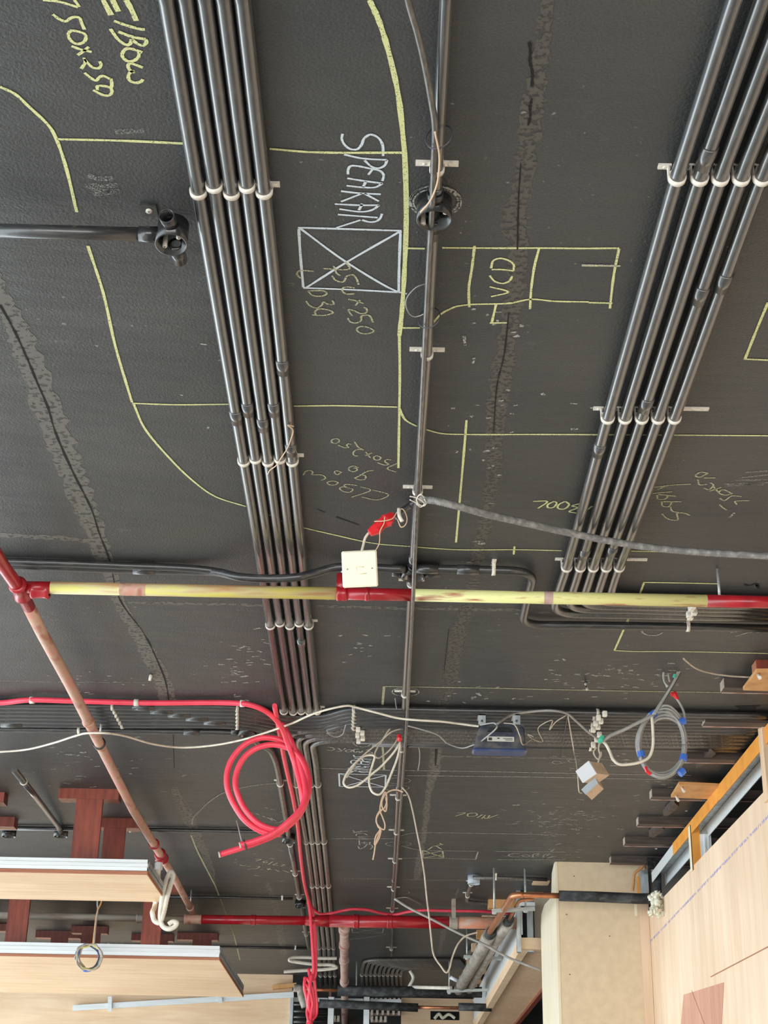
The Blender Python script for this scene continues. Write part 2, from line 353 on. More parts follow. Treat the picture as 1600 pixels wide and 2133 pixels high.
# unseen window frames added behind the daylight lamps, left of and behind the camera
mb = MB().box((-5.12, -3.6, 0), (-4.96, 20.6, .14)).box((-5.12, -3.6, 3.08), (-4.96, 20.6, CEIL))
for k in range(11): mb.box((-5.08, -3.6+k*2.42, .14), (-4.98, -3.54+k*2.42, 3.08))
struct('added_window_frame_1', mb, 'galv')
mb = MB().box((-5.5, -5.75, 0), (RX, -5.6, .18)).box((-5.5, -5.75, 2.62), (RX, -5.6, CEIL))
for k in range(6): mb.box((-5.5+k*1.75, -5.72, .18), (-5.44+k*1.75, -5.62, 2.62))
struct('added_window_frame_2', mb, 'galv')
# partition frame wall at the right, plywood faced
XW = 1.36
ztop = VX(1600, 1640, XW).z
YC = 7.9
wl = struct('wall_plywood', MB().box((XW, 1.2, 0), (XW+.018, YC, ztop)), 'plywall')
def onwall(x, y, off=.002): return VX(x, y, XW-off)
def wall_strip(a, b, w, m, nm):
    a, b = onwall(*a), onwall(*b); d = (b-a).normalized(); n = Vector((-1, 0, 0)); s = d.cross(n)*w/2
    return put(nm, MB().add([a+s, b+s, b-s, a-s], [(0, 1, 2, 3)]), m, wl)
wall_strip((1327, 1990), (1600, 1700), .010, 'chalk_p', 'snap_line')
wall_strip((1480, 2035), (1600, 1972), .004, 'plyedge', 'board_joint')
wall_strip((1440, 2062), (1470, 2140), .003, 'plyedge', 'board_joint')
a_, b_, c_, d_ = onwall(1424, 2072, .001), onwall(1508, 2046, .001), onwall(1500, 2200, .001), onwall(1412, 2200, .001)
put('stained_board', MB().add([a_, b_, c_, d_], [(0, 1, 2, 3)]), 'plypink', wl)
# studs behind the plywood
mb = MB()
for y in (1.6, 2.6, 3.6, 4.6, 5.6, 6.6, 7.4): mb.box((XW+.018, y, 0), (XW+.09, y+.05, ztop-.004))
put('wall_stud', mb, 'galv', wl)
struct('wall_partition', MB().box((XW+.02, YC+.02, 0), (RX, YC+.10, CEIL)), 'wallgrey')
# left plywood wall far back
YL = 12.45
px = V(609, 2060, YL).x
wlf = struct('wall_left_plywood', MB().box((-3.5, YL, 0), (px, YL+.05, CEIL)), 'ply')
put('edge_trim', MB().box((px-.012, YL-.02, 0), (px+.012, YL+.07, CEIL-.12)), 'galv', wlf)
YR = 13.3
x0, x1 = V(836, 2100, YR).x, V(1060, 2100, YR).x
wr = struct('wall_back_plywood', MB().box((x0, YR, 0), (x1, YR+.05, V(836, 2078, YR).z)), 'ply')
h0, h1 = V(897, 2106, YR-.01), V(957, 2125, YR-.01)
put('cut_opening', MB().box((h0.x, YR-.004, h1.z), (h1.x, YR+.01, h0.z)), 'void', wr)
put('torn_lining', MB().tube(smooth([V(905, 2122, YR-.03), V(915, 2112, YR-.03), V(922, 2120, YR-.03), V(935, 2113, YR-.03), V(948, 2121, YR-.03)], 6), .012, 8), 'cloth', wr)
# ------------------------------------------------------------------ chalk work on the slab (children of the ceiling)
def ribbon(mb, pts, w, jit=.0, zoff=.0009, smoothit=True):
    q = [P(x, y, zoff) for x, y in pts]
    if smoothit and len(q) > 2: q = smooth(q, 5)
    n = len(q); vs = []
    for i in range(n):
        t = (q[min(i+1, n-1)]-q[max(i-1, 0)]); t.z = 0
        if t.length < 1e-9: t = Vector((0, 1, 0))
        s = Vector((-t.y, t.x, 0)).normalized()*(w*(1+random.uniform(-jit, jit))/2)
        if t.length < 1e-9: s = Vector((w/2, 0, 0))
        vs += [q[i]+s, q[i]-s]
    mb.add(vs, [(2*i, 2*i+2, 2*i+3, 2*i+1) for i in range(n-1)])
    return mb
ZO = [.0008]
def chalk(name, strokes, w, m='chalk_y', crop=None, label=None, jit=.15):
    mb = MB(); ZO[0] += .00003
    for st in strokes:
        if crop: ox, oy, sc = crop; st = [(ox+x/sc, oy+y/sc) for x, y in st]
        ribbon(mb, st, w, jit, ZO[0])
    return put(name, mb, m, ceil, label)
def ell(cx, cy, rx, ry, a0=0, a1=360, n=18): return [(cx+rx*math.cos(math.radians(a0+(a1-a0)*i/n)), cy+ry*math.sin(math.radians(a0+(a1-a0)*i/n))) for i in range(n+1)]
cA = (80, 0, 6.667); cB = (600, 260, 6.154); cC = (600, 460, 5.333); cD = (880, 490, 3.636); cE = (610, 880, 5.517)
cF = (1080, 950, 3.077); cG = (660, 1500, 8); cH = (680, 1660, 5); cI = (930, 1660, 6.4); cJ = (400, 1680, 5.714); cK = (1080, 1150, 3.077)
chalk('chalk_writing', [[(60,0),(270,20),(550,100)],[(570,95),(500,0)],[(200,200),(300,270),(380,295),(450,250),(520,235),(570,250),(600,320),(640,410)],
 [(440,430),(415,480),(450,560),(530,610),(620,590),(660,530),(640,470),(560,440),(470,425),(440,430)],[(460,640),(600,690),(740,720)],[(700,650),(620,715),(545,765)],
 [(595,955),(650,860),(630,800)],[(640,820),(700,890),(760,940),(840,945),(870,900),(850,850)],[(640,1010),(740,1090),(800,1120),(850,1070),(900,1055),(1000,1100)],
 [(1010,1090),(1020,1170),(1010,1230)],[(820,1250),(820,1200),(870,1190),(1000,1220),(1020,1280),(980,1325),(900,1320),(760,1250)]], .0052, 'chalk_y', cA, 'pale yellow chalk note 750x250 near the top left')
chalk('chalk_writing', [[(900,0),(1010,210)],[(1030,0),(1110,160)],[(1220,0),(1300,150),(1360,290)],[(880,-60),(1050,-110),(1200,-90)]], .0085, 'chalk_y', cA)
chalk('chalk_writing', [[(1050,290),(1200,345),(1420,405),(1480,410)],[(1110,440),(1300,510),(1490,545)],[(1490,545),(1500,590),(1450,630),(1400,620),(1290,545)],
 [(1290,545),(1280,600),(1230,625),(1120,560),(1040,460),(1000,400)],[(1440,730),(1340,690),(1230,675),(1170,730),(1170,790),(1240,850),(1320,845),(1390,790),(1395,720)],
 [(1450,940),(1350,900),(1270,880),(1245,920),(1290,990),(1340,1000)],[(1340,990),(1290,995),(1250,1050),(1270,1120),(1350,1150),(1430,1130),(1450,1100)]], .0058, 'chalk_y', cA, 'yellow chalk word ELBOW near the top left')
chalk('chalk_writing', [[(700,115),(690,180),(730,260),(800,310),(880,315),(940,260),(980,170),(1060,125),(1150,160),(1210,250),(1220,400)],
 [(720,380),(950,430),(1270,450)],[(1270,450),(1240,520),(1170,555),(1080,540),(980,455)],[(770,635),(770,580),(800,530),(860,525),(1050,560),(1180,590),(1225,640),(1210,720)],[(1080,575),(1030,640)],
 [(760,685),(980,720),(1210,750)],[(1210,750),(1120,800),(950,800),(750,780)],[(1000,725),(960,800)],[(680,850),(900,875),(1190,890)],[(680,985),(950,880)],[(980,880),(1165,980)],
 [(600,1015),(900,1030),(1170,1030)],[(1170,1030),(1080,1090),(950,1115),(660,1080)],[(950,1010),(910,1095)],[(640,1150),(900,1170),(1150,1190)],[(1205,1140),(1180,1200),(1120,1240),(1040,1245),(950,1220)],[(930,1220),(620,1320)]], .0046, 'chalk_w', cB, 'white chalk word SPEAKAR')
chalk('chalk_drawing', [[(110,75),(600,90),(1260,110)],[(120,90),(135,350),(170,740)],[(170,745),(700,765),(1250,795)],[(1250,110),(1235,500),(1230,790)],[(130,80),(650,460),(1200,780),(1320,810)],[(1250,115),(650,460),(190,750)]], .0052, 'chalk_w', cC, 'white chalk crossed rectangle below the word SPEAKAR')
chalk('chalk_writing', [[(390,530),(680,535),(640,455)],[(510,500),(540,580),(580,610)],[(490,610),(530,660),(610,680),(660,610),(720,600),(760,640),(785,710)],[(740,745),(640,735),(600,760),(640,810),(740,810)],
 [(670,870),(760,890),(840,920)],[(800,880),(750,940)],[(840,960),(870,975),(870,1020),(810,1030),(740,1000),(675,985),(710,1055)],[(665,1080),(690,1120),(750,1135),(810,1110),(820,1055),(900,1050),(945,1130)],
 [(960,1220),(880,1180),(800,1175),(765,1200),(790,1240),(850,1255),(920,1245),(960,1220)],[(290,560),(130,555),(100,590),(140,640)],[(220,780),(300,775),(400,780),(430,810),(380,835),(280,830),(220,780)],
 [(200,890),(240,940),(320,970),(370,940),(400,900),(440,925),(510,925),(490,885)],[(270,1045),(400,1050),(500,1020),(450,990),(340,980),(300,1010),(310,1045)]], .0040, 'chalk_yf', cC, 'yellow chalk note 750x250 over the crossed rectangle')
chalk('chalk_drawing', [[(150,95),(400,97),(700,98),(900,97),(1200,100),(1490,98)],[(395,80),(375,250),(352,400),(355,545)],[(885,95),(850,230),(825,400),(815,560)],[(1490,100),(1450,300),(1420,555)],
 [(250,540),(360,525),(660,515),(820,485),(1000,500),(1260,505)],[(1260,510),(1440,515)],[(80,665),(150,590),(250,540)],[(560,515),(545,580),(525,665)],[(510,665),(650,663)],[(1210,230),(1500,233)]], .0050, 'chalk_y', cD, 'yellow chalk duct outline right of the middle conduit')
chalk('chalk_writing', [[(525,260),(600,260),(690,270)],[(520,250),(540,190),(590,175),(650,190),(690,220),(690,270)],[(510,305),(550,350),(610,365),(660,345),(680,310)],[(510,390),(650,430),(520,465)]], .0044, 'chalk_y', cD, 'yellow chalk letters VCD')
chalk('chalk_writing', [[(490,185),(450,200),(450,230),(490,240),(530,220),(520,190),(490,185)],[(520,260),(600,290),(640,285),(620,265),(640,245),(670,250)],[(710,220),(750,280),(810,315)],[(810,315),(740,310),(695,345),(710,380),(750,385)],
 [(840,340),(890,405)],[(910,350),(835,380)],[(960,380),(930,400),(950,430),(990,430),(1010,400),(960,380)],[(970,460),(1060,490),(1100,480),(1060,450),(1080,425),(1130,430)],[(1200,470),(1085,530),(1190,570)],
 [(560,570),(500,555),(480,575),(510,600),(560,570)],[(755,520),(700,500),(650,515),(650,550),(700,565),(740,545),(720,520),(700,525)],[(930,550),(860,560),(770,610),(710,640)],[(770,600),(830,610),(830,650),(770,660),(710,640)],
 [(120,605),(150,560),(200,550),(230,570),(220,600),(270,600),(340,605),(375,640),(325,665)],[(460,670),(400,685),(410,710),(470,720),(520,690),(460,670)],[(740,725),(610,710),(590,730),(690,770),(655,805)],[(690,765),(570,740),(540,760),(590,795),(655,805)],
 [(780,740),(895,775),(670,860)],[(915,775),(1100,830),(970,890),(790,855)]], .0038, 'chalk_yf', cE, 'faint chalk note ELBOW 90 750x250 above the ivory plate')
chalk('chalk_writing', [[(95,290),(185,290),(125,335)],[(230,290),(190,310),(190,330),(220,330),(245,300),(230,290)],[(300,290),(260,310),(255,335),(290,340),(325,310),(300,290)],[(390,305),(345,320),(380,330),(325,355),(370,365)],[(475,320),(440,345)]], .0050, 'chalk_y', cF, 'yellow chalk note 1300L')
chalk('chalk_writing', [[(920,370),(965,405),(1020,410),(1020,365),(1060,365),(1100,380)],[(975,325),(990,355),(1030,360)],[(920,292),(1045,292)],[(920,290),(925,320),(960,325),(985,292)],[(895,245),(1010,258)],[(890,250),(895,275),(940,275),(960,255)],[(860,240),(985,228)],[(870,200),(1000,185),(1105,180)],[(895,215),(945,190)]], .0046, 'chalk_yf', cF, 'faint chalk word SUPPLY')
chalk('chalk_writing', [[(1215,110),(1170,103),(1135,125),(1160,135),(1215,110)],[(1150,150),(1165,185),(1210,180)],[(1190,140),(1265,140)],[(1190,205),(1220,215),(1250,185),(1230,170)],[(1225,225),(1300,200)],[(1250,195),(1280,230)],
 [(1370,240),(1310,215),(1285,235),(1330,250),(1370,240)],[(1290,270),(1320,285),(1370,255),(1430,260)],[(1480,285),(1390,290),(1400,310)],[(1290,310),(1310,330),(1335,345)]], .0046, 'chalk_yf', cF, 'faint chalk note 750x350')
chalk('chalk_smear', [[(1320,180),(1450,175),(1570,185)],[(1340,190),(1560,178)],[(1390,155),(1600,150)],[(1410,140),(1600,120)],[(1450,105),(1600,95)],[(1450,185),(1600,170)]], .0085, 'chalk_s', cF)
chalk('chalk_smear', [[(182,365),(205,372),(235,371)],[(184,385),(215,388),(245,385)],[(195,405),(220,402),(250,398)],[(240,275),(300,272)],[(180,385),(200,395),(250,400)]], .012, 'chalk_s')
chalk('chalk_duct_line', [[(0,181),(30,195),(60,222),(100,260),(113,280),(135,340),(160,442)],[(118,290),(250,293),(385,299)],[(183,512),(215,610),(240,720),(275,838)],[(275,840),(360,843),(480,842)],[(278,840),(300,890),(340,940),(400,1000),(450,1035),(512,1055)]], .0058, 'chalk_y', None, 'long yellow chalk curve at the left')
chalk('chalk_duct_line', [[(770,0),(790,45),(810,110),(830,200),(843,318)],[(843,318),(846,400),(846,480),(838,640),(832,700)]], .0088, 'chalk_y', None, 'bold yellow chalk line left of the middle conduit')
chalk('chalk_duct_line', [[(832,700),(833,780),(832,850),(830,975)],[(562,310),(650,317),(848,318)],[(840,517),(885,518)],[(835,683),(875,683)],[(612,846),(700,845),(828,848)],[(832,850),(845,875),(868,888)],
 [(888,895),(920,903),(975,905),(1130,905),(1350,906),(1640,908)],[(972,875),(965,960),(950,1130)],[(545,1065),(600,1090),(700,1115),(780,1132),(850,1138),(950,1145),(1080,1145),(1170,1147)],[(1315,1148),(1410,1150)],[(1550,748),(1620,751)],[(1600,630),(1575,690),(1552,748)],
 [(1072,1138),(1070,1155)]], .0055, 'chalk_y')
chalk('chalk_duct_line', [[(1340,1213),(1400,1214),(1500,1216)],[(1342,1213),(1332,1240)],[(1312,1283),(1300,1310),(1280,1355)],[(1280,1355),(1320,1357),(1400,1357),(1640,1362)]], .0068, 'chalk_y', None, 'yellow chalk outline under the red pipe at the right')
chalk('chalk_writing', [ell(860,505,68,30,180,20,12),[(1360,515),(1430,505),(1450,490),(1400,490)],[(1390,540),(1480,515),(1560,505)],[(1500,500),(1540,515)]], .0060, 'chalk_f', cK)
chalk('chalk_duct_line', [[(800,1430),(1000,1433),(1230,1438),(1400,1441),(1540,1443)],[(800,1430),(797,1468)],[(797,1550),(800,1603)]], .0080, 'chalk_yf')
chalk('chalk_duct_line', [[(660,1600),(800,1604),(1000,1607),(1200,1611),(1440,1615)],[(800,1615),(1000,1617),(1200,1620),(1430,1625)],[(690,1747),(820,1747)],[(835,1741),(850,1737),(870,1734.6),(1000,1736),(1180,1739)],[(836,1762),(876,1771),(920,1772),(996,1773)],[(834,1788),(882,1787),(992,1790)],[(996,1774),(991,1790)]], .0075, 'chalk_f')
chalk('chalk_drawing', [[(1000,600),(1220,560)],[(1000,555),(1220,630)],[(1210,560),(1220,635)],[(1000,635),(1220,600)],[(1000,560),(1003,635)],[(1003,636),(1220,636)]], .0090, 'chalk_yf', cH, 'small yellow chalk crossed box far down the slab')
chalk('chalk_writing', [[(1060,550),(1130,510),(1200,545)],[(1100,520),(1215,490)],[(1180,480),(1210,500)]], .0085, 'chalk_yf', cH)
chalk('chalk_writing', [[(170,500),(250,505),(290,475),(240,455),(180,450)],[(320,515),(380,520),(480,470)],[(400,500),(350,465)],[(560,490),(500,500),(480,520),(530,530),(590,505),(560,490)],[(700,480),(620,490),(640,540),(700,515),(720,545),(770,510)],
 [(820,500),(860,492),(910,495)],[(820,520),(900,530),(920,555),(840,550)],[(600,375),(650,420),(750,445),(850,435),(890,400),(850,370)]], .0066, 'chalk_f', cG, 'faint chalk word SMOKE')
chalk('chalk_writing', [[(610,580),(640,610),(720,610),(780,590)],[(620,630),(770,645),(920,655)],[(740,640),(800,690),(900,680)],[(570,715),(575,680),(620,665),(780,690),(900,715)],[(570,720),(720,735),(880,740)],[(740,690),(740,740)],[(560,765),(700,768),(880,770)],[(640,790),(760,768),(860,800)],
 [(510,800),(700,800),(860,790)],[(520,825),(700,815),(860,830)],[(500,845),(680,848),(860,850)],[(560,880),(640,840),(760,870),(860,865)]], .0062, 'chalk_w', cG, 'small white chalk word SPEAKAR far down the slab')
chalk('chalk_drawing', [[(360,890),(800,905),(1160,915)],[(370,890),(380,1105)],[(380,1105),(700,1110),(1130,1115)],[(1150,920),(1140,1110)],[(390,895),(760,1010),(1110,1110)],[(1150,920),(800,1010),(480,1100)]], .0072, 'chalk_w', cG, 'small white chalk crossed rectangle far down the slab')
chalk('chalk_writing', [[(460,545),(480,510),(430,490),(400,520),(350,540),(330,510)],[(340,475),(450,480)],[(345,500),(340,450)],[(395,490),(395,465)],[(450,500),(455,470)],[(320,440),(440,440),(330,415),(440,415)],[(310,405),(320,385),(390,380),(430,400)],[(270,375),(430,355)],[(275,345),(300,365),(340,360),(370,350)]], .0065, 'chalk_f', cH, 'faint chalk word SENCR')
chalk('chalk_writing', [[(140,210),(250,210),(125,255)],[(380,210),(290,225),(300,260),(390,250),(410,230),(380,210)],[(480,235),(410,275)],[(520,240),(470,290)],[(580,245),(530,290),(500,270)],[(690,235),(540,290)]], .0072, 'chalk_yf', cI, 'yellow chalk note 1450L')
chalk('chalk_writing', [[(970,800),(860,795),(830,775),(880,755),(960,755)],[(1060,770),(1010,780),(1060,800),(1110,785),(1060,770)],[(1150,805),(1170,760),(1230,750),(1200,780)],[(1290,805),(1310,765),(1370,755),(1340,785)],[(650,725),(1100,730),(1580,735)],[(680,835),(1100,836),(1550,835)]], .0080, 'chalk_f', cI, 'faint chalk word COPP')
chalk('chalk_writing', [[(750,625),(820,625),(760,650)],[(900,645),(850,655),(870,670),(900,660)],[(960,655),(910,690)],[(1020,670),(970,695),(1020,700)],[(1060,710),(1100,690),(1070,685)],[(570,690),(600,705),(640,700)],[(660,710),(700,715)],[(720,740),(760,740),(800,712),(760,710)],[(890,735),(950,755)],[(930,735),(900,755)],[(990,750),(1040,775)],[(1080,760),(1160,785)]], .0078, 'chalk_yf', cJ, 'yellow chalk note 2750L below the red coil')
chalk('chalk_writing', [[(1000,190),(1050,185),(1080,165)],[(960,165),(900,130)],[(1000,170),(930,130)],[(870,125),(840,110)],[(800,100),(760,80)],[(720,80),(660,50)],[(900,20),(860,10)],[(980,40),(940,30)],[(1040,60),(1080,70)]], .0080, 'chalk_f', cJ)
chalk('chalk_duct_line', [[(400,1718),(402,1705),(415,1690),(440,1667),(470,1650),(530,1636),(595,1630)]], .0065, 'chalk_f')
chalk('chalk_duct_line', [[(398,1740),(410,1770),(430,1810),(447,1842)],[(447,1842),(470,1900),(485,1940),(500,2000)]], .0085, 'chalk_yf')
chalk('chalk_ring', [ell(907,420,54,33), ell(905,418,50,30), ell(908,421,47,28)], .003, 'chalk_f', None, 'rubbed ring around the round box')
chalk('chalk_ring', [ell(845,1441,28,9), ell(830,1626,25,6), ell(827,1641,25,6), ell(835,1859,18,4), ell(830,1758,26,5), ell(1160,1588,9,3), ell(1196,1585,12,3)], .0045, 'chalk_f')
mb = MB(); ribbon(mb, [(822, 1857), (838, 1858)], .05); 
chalk('chalk_tick', [[(967,700),(969,720)],[(988,745),(985,757)],[(1530,1068),(1520,1078)],[(1212,552),(1290,554)],[(1240,1800),(1300,1801)]], .006, 'chalk_f')
chalk('chalk_drawing', [[(733,1933),(735,1944)],[(733,1943),(797,1944)],[(797,1944),(799,1933)],[(735,1933),(797,1943)],[(797,1933),(735,1943)],[(728,1957),(770,1952),(812,1945)]], .0075, 'chalk_f')
# scuffs: short pale scrapes gathered where the trades have been at work
mb = MB()
for cx, cy, sx, sy, n in ((1200, 1520, 130, 0, 0), (1150, 1710, 100, 35, 90), (1290, 1410, 150, 30, 70), (1240, 1590, 120, 20, 30), (1350, 1650, 60, 40, 20), (220, 1420, 150, 25, 18), (1000, 1450, 150, 22, 26), (520, 1370, 50, 60, 26), (180, 1600, 150, 60, 60), (560, 1950, 90, 30, 26), (540, 1800, 70, 40, 14), (740, 1340, 60, 60, 14), (1000, 980, 60, 200, 16), (1130, 840, 90, 40, 12), (480, 1400, 60, 40, 20), (1180, 1780, 80, 20, 20), (1060, 660, 60, 60, 8), (450, 720, 60, 100, 8)):
    for k in range(n):
        x, y = random.gauss(cx, sx*.6), random.gauss(cy, max(1, sy)*.6); a = random.gauss(0, .35); L = random.uniform(4, 16)
        if y > 2050: continue
        ribbon(mb, [(x, y), (x+L*math.cos(a), y+L*math.sin(a)*.4)], random.uniform(.003, .010), .4, .0007, False)
put('scuff', mb, 'chalk_f', ceil, kind='stuff')
# filler over the board joints and the dark cracks
def strip(pts, m='filler', z=.0005, jit=.28, sub=9):
    q = []
    for (x0, y0, w0), (x1, y1, w1) in zip(pts, pts[1:]):
        for k in range(sub): t = k/sub; q.append((x0+(x1-x0)*t, y0+(y1-y0)*t, w0+(w1-w0)*t))
    q.append(pts[-1]); vs = []
    for x, y, w in q:
        vs += [P(x-w/2*(1+random.uniform(-jit, jit)), y, z), P(x+w/2*(1+random.uniform(-jit, jit)), y, z)]
    return MB().add(vs, [(2*i, 2*i+2, 2*i+3, 2*i+1) for i in range(len(q)-1)])
for fk in ('filler', 'filler_d'):
    fb = M[fk].node_tree.nodes['Principled BSDF']; fb.inputs['Roughness'].default_value = .5; fb.inputs['Specular IOR Level'].default_value = .5
put('joint_filler', strip([(-30,540,40),(0,610,36),(20,650,45),(60,740,58),(100,850,62),(140,960,60),(175,1050,50),(205,1130,40),(232,1200,30),(255,1270,25),(300,1340,34),(335,1410,34),(352,1465,38)]), 'filler', ceil)
put('joint_filler', strip([(1140,0,30),(1130,90,30),(1115,180,42),(1105,260,46),(1090,380,40),(1070,470,56),(1078,520,40),(1075,600,45),(1060,680,35),(1045,780,44),(1036,860,44),(1030,960,32),(1018,1040,26),(1005,1110,30),(990,1200,22),(965,1290,32),(950,1340,34),(935,1420,34),(922,1472,28)]), 'filler_d', ceil)
put('joint_filler', strip([(910,1550,26),(905,1600,26),(893,1650,12),(888,1700,14),(880,1760,10),(872,1800,18),(868,1832,14)]), 'filler', ceil)
put('joint_filler', strip([(362,1640,14),(385,1690,26),(400,1720,22),(432,1790,18),(447,1842,12)]), 'filler', ceil)
put('joint_filler', strip([(555,1838,8),(565,1860,14),(578,1900,14),(586,1960,16),(592,1990,12)]), 'filler', ceil)
put('joint_filler', strip([(955,1850,4),(940,1900,8),(925,1940,12),(915,1990,8)]), 'filler', ceil)
def hstrip(pts, hgt, m='filler'):
    mb = MB(); vs = []
    q = []
    for (x0, y0), (x1, y1) in zip(pts, pts[1:]):
        n = max(2, int(abs(x1-x0)/12))
        for k in range(n): t = k/n; q.append((x0+(x1-x0)*t, y0+(y1-y0)*t))
    q.append(pts[-1])
    for x, y in q: vs += [P(x, y-hgt/2*(1+random.uniform(-.5, .5)), .0004), P(x, y+hgt/2*(1+random.uniform(-.5, .5)), .0004)]
    return put('joint_filler', mb.add(vs, [(2*i, 2*i+2, 2*i+3, 2*i+1) for i in range(len(q)-1)]), m, ceil)
hstrip([(0, 1114), (120, 1120), (210, 1130)], 8); hstrip([(265, 1255), (400, 1257), (560, 1261)], 5); hstrip([(660, 1262), (860, 1268), (1090, 1271)], 5)
hstrip([(0, 1418), (150, 1421), (350, 1421)], 2); hstrip([(680, 1829), (900, 1833), (1090, 1834)], 2); hstrip([(400, 1866), (600, 1868)], 2); hstrip([(900, 1575), (1200, 1580), (1480, 1590)], 3)
mb = MB()
for pts, w in (([(0,635),(30,690),(62,760),(75,792),(100,850),(115,900),(150,980),(190,1060),(208,1115),(226,1160),(250,1250),(300,1320),(325,1370),(345,1420),(352,1462)], .0045),
               ([(1103,88),(1105,110),(1104,130),(1109,150),(1108,180)], .004), ([(1108,205),(1104,225),(1105,240),(1100,262)], .004), ([(1085,340),(1080,420),(1078,520)], .0025), ([(1060,650),(1050,740),(1036,800),(1028,900)], .0025),
               ([(545,1070),(580,1080)], .004), ([(660,1060),(677,1068)], .004), ([(700,1077),(748,1094)], .004), ([(935,1310),(925,1400)], .002), ([(1575,1218),(1580,1224)], .006), ([(909,1560),(907,1595)], .008), ([(360,1500),(363,1600)], .004),
               ([(1550,1217),(1562,1220),(1575,1216),(1580,1226)], .007), ([(640,1485),(690,1481),(720,1474)], .03), ([(1536,1480),(1550,1492),(1558,1470)], .07)):
    ribbon(mb, pts, w, .5, .0012)
put('crack', mb, 'crack', ceil)
# ================================================================== CONDUITS
R25 = .0127; R20 = .0102
def path(pts, d): return [P(p[0], p[1], p[2] if len(p) > 2 else d) for p in pts]
# left bundle
lx = [(347, 437, 525, 592), (387, 470, 548, 611), (427, 502, 572, 628), (466, 534, 596, 645), (505, 566, 619, 661)]
coupL = [(826,), (808,), (842,), (808, 1300), (722, 900)]
for i, (a, b, c, e) in enumerate(lx):
    pts = path([(a-9, -55), (a, 0), (b, 540), (c, 1060), (e, 1484)], R25+.004)
    st = [372, 357, 373, 357, 371][i]
    conduit(pts, R25, f'black conduit, {ORD[i]} of the five in the left bundle', clamps=(st, [932, 925, 932, 925, 932][i], [1265, 1259, 1265, 1259, 1265][i], 1479-(i % 2)*-2), coups=coupL[i], feet=(0, (.010 if i == 4 else 0)), L=.055)
# right bundle
rx = [((1552, -60), (1530, 0), (1410, 370), (1266, 870), (1181, 1181), (1164, 1232), (1150, 1278), (1300, 1280), (1640, 1289)),
      ((1610, -60), (1588, 0), (1457, 370), (1302, 870), (1209, 1181), (1194, 1228), (1181, 1268), (1320, 1270), (1640, 1281)),
      ((1660, -60), (1640, 0), (1500, 370), (1337, 870), (1236, 1181), (1222, 1225), (1210, 1261), (1340, 1263), (1640, 1273)),
      ((1715, -60), (1692, 0), (1543, 370), (1371, 870), (1263, 1181), (1250, 1220), (1240, 1254), (1360, 1256), (1640, 1265)),
      ((1768, -60), (1744, 0), (1586, 370), (1405, 870), (1290, 1181), (1278, 1215), (1270, 1247), (1380, 1249), (1640, 1257))]
coupR = [(930,), (325, 1150), (840,), (590, 1142), (565,)]
for i, pts in enumerate(rx):
    q = fillet(path(pts, R25+.012), .085)
    conduit(q, R25, f'black conduit, {ORD[i]} of the five in the right bundle', clamps=(370, 870, 1181), coups=coupR[i], feet=(.014, .014 if i < 4 else .06), L=.055)
# middle conduit
mid = path([(933, -60), (929, 0), (911, 345), (905, 430), (890, 735), (871, 1010), (859, 1185), (855, 1250), (844, 1440), (838, 1550), (830, 1650), (823, 1790), (817, 1896), (815, 1990)], R20+.004)
conduit(mid, R20, 'single black conduit running down the middle of the ceiling', clamps=(352, 738, 1022, 1215, 1446, 1560, 1660, 1728, 1793, 1848, 1896, 1975), coups=(410, 468, 1165, 1210, 1640, 1830), feet=(.022, .022), m='conduit')
# grey thin conduit tied under it
fl = path([(838, -60, .028), (850, 0, .028), (875, 90, .028), (897, 200, .03), (906, 262, .032), (904, 330, .034), (901, 420, .034), (893, 560, .034), (886, 700, .034), (876, 900, .034), (869, 1040, .04), (865, 1140, .09), (862, 1215, .122), (860, 1255, .122), (857, 1320, .09), (851, 1440, .04), (845, 1540, .036), (838, 1640, .034), (831, 1740, .034), (825, 1830, .034), (820, 1895, .034)], .03)
root = thing('tied_conduit', fl[0], 'thin grey conduit tied under the middle conduit and passing below the fire pipe', 'conduit')
put('tube', MB().tube(smooth(fl, 8), .0055, 12), M['conduit_d'], root)
for y in (268, 645):
    p, d = nearest(mid, 1, y); mb = MB(); mb.lathe([(R20+.012, -.001), (R20+.014, -.001), (R20+.014, .001), (R20+.012, .001)], p-Vector((0, 0, .008)), (d+Vector((.4, 0, 0))).normalized(), 20); put('binding_wire', mb, 'cable_k', root)
put('wire_loop', MB().tube(smooth(path([(893, 590, .02), (868, 598, .03), (848, 620, .04), (848, 645, .04), (865, 660, .03), (893, 650, .03)], .03), 8), .0011, 6), 'cable_g', root)
cable(path([(906, 275, .046), (915, 320, .046), (915, 350, .048), (910, 385, .05), (895, 420, .05), (876, 442, .05)], .05), .0016, 'string', 'tan wire hanging over the round box at the middle conduit', 'wire', 'wire')
# junction boxes
def round_box(c, r, h, label, spouts=(), down=0.0, m='blackbox', group=None):
    c = Vector(c); root = thing('junction_box', c, label, 'junction box', group)
    b = Vector((0, 0, -1)); o = Vector((c.x, c.y, CEIL-down))
    put('box_body', MB().lathe([(.0005, 0), (r, 0), (r, h), (r-.003, h), (r-.003, .004), (.0005, .004)], o, b, 32), m, root)
    for (dx, dy, L) in spouts:
        d = Vector((dx, dy, 0)).normalized(); s = o+b*(h*.45)+d*(r-.004)
        put('spout', MB().lathe([(.010, 0), (.0145, 0), (.0145, L), (.0125, L), (.0125, .002)], s, d, 20), m, root)
    for s in (-1, 1):
        put('screw_boss', MB().lathe([(.0002, h-.004), (.005, h-.004), (.005, .004)], o+Vector((s*r*.62, -s*r*.55, 0)), b, 10), 'clampg', root)
    return root
pj = P(905, 418, 0); round_box(pj, .031, .042, 'round black junction box open at the bottom on the middle conduit near the top', ((0, -1, .025), (0, 1, .03)))
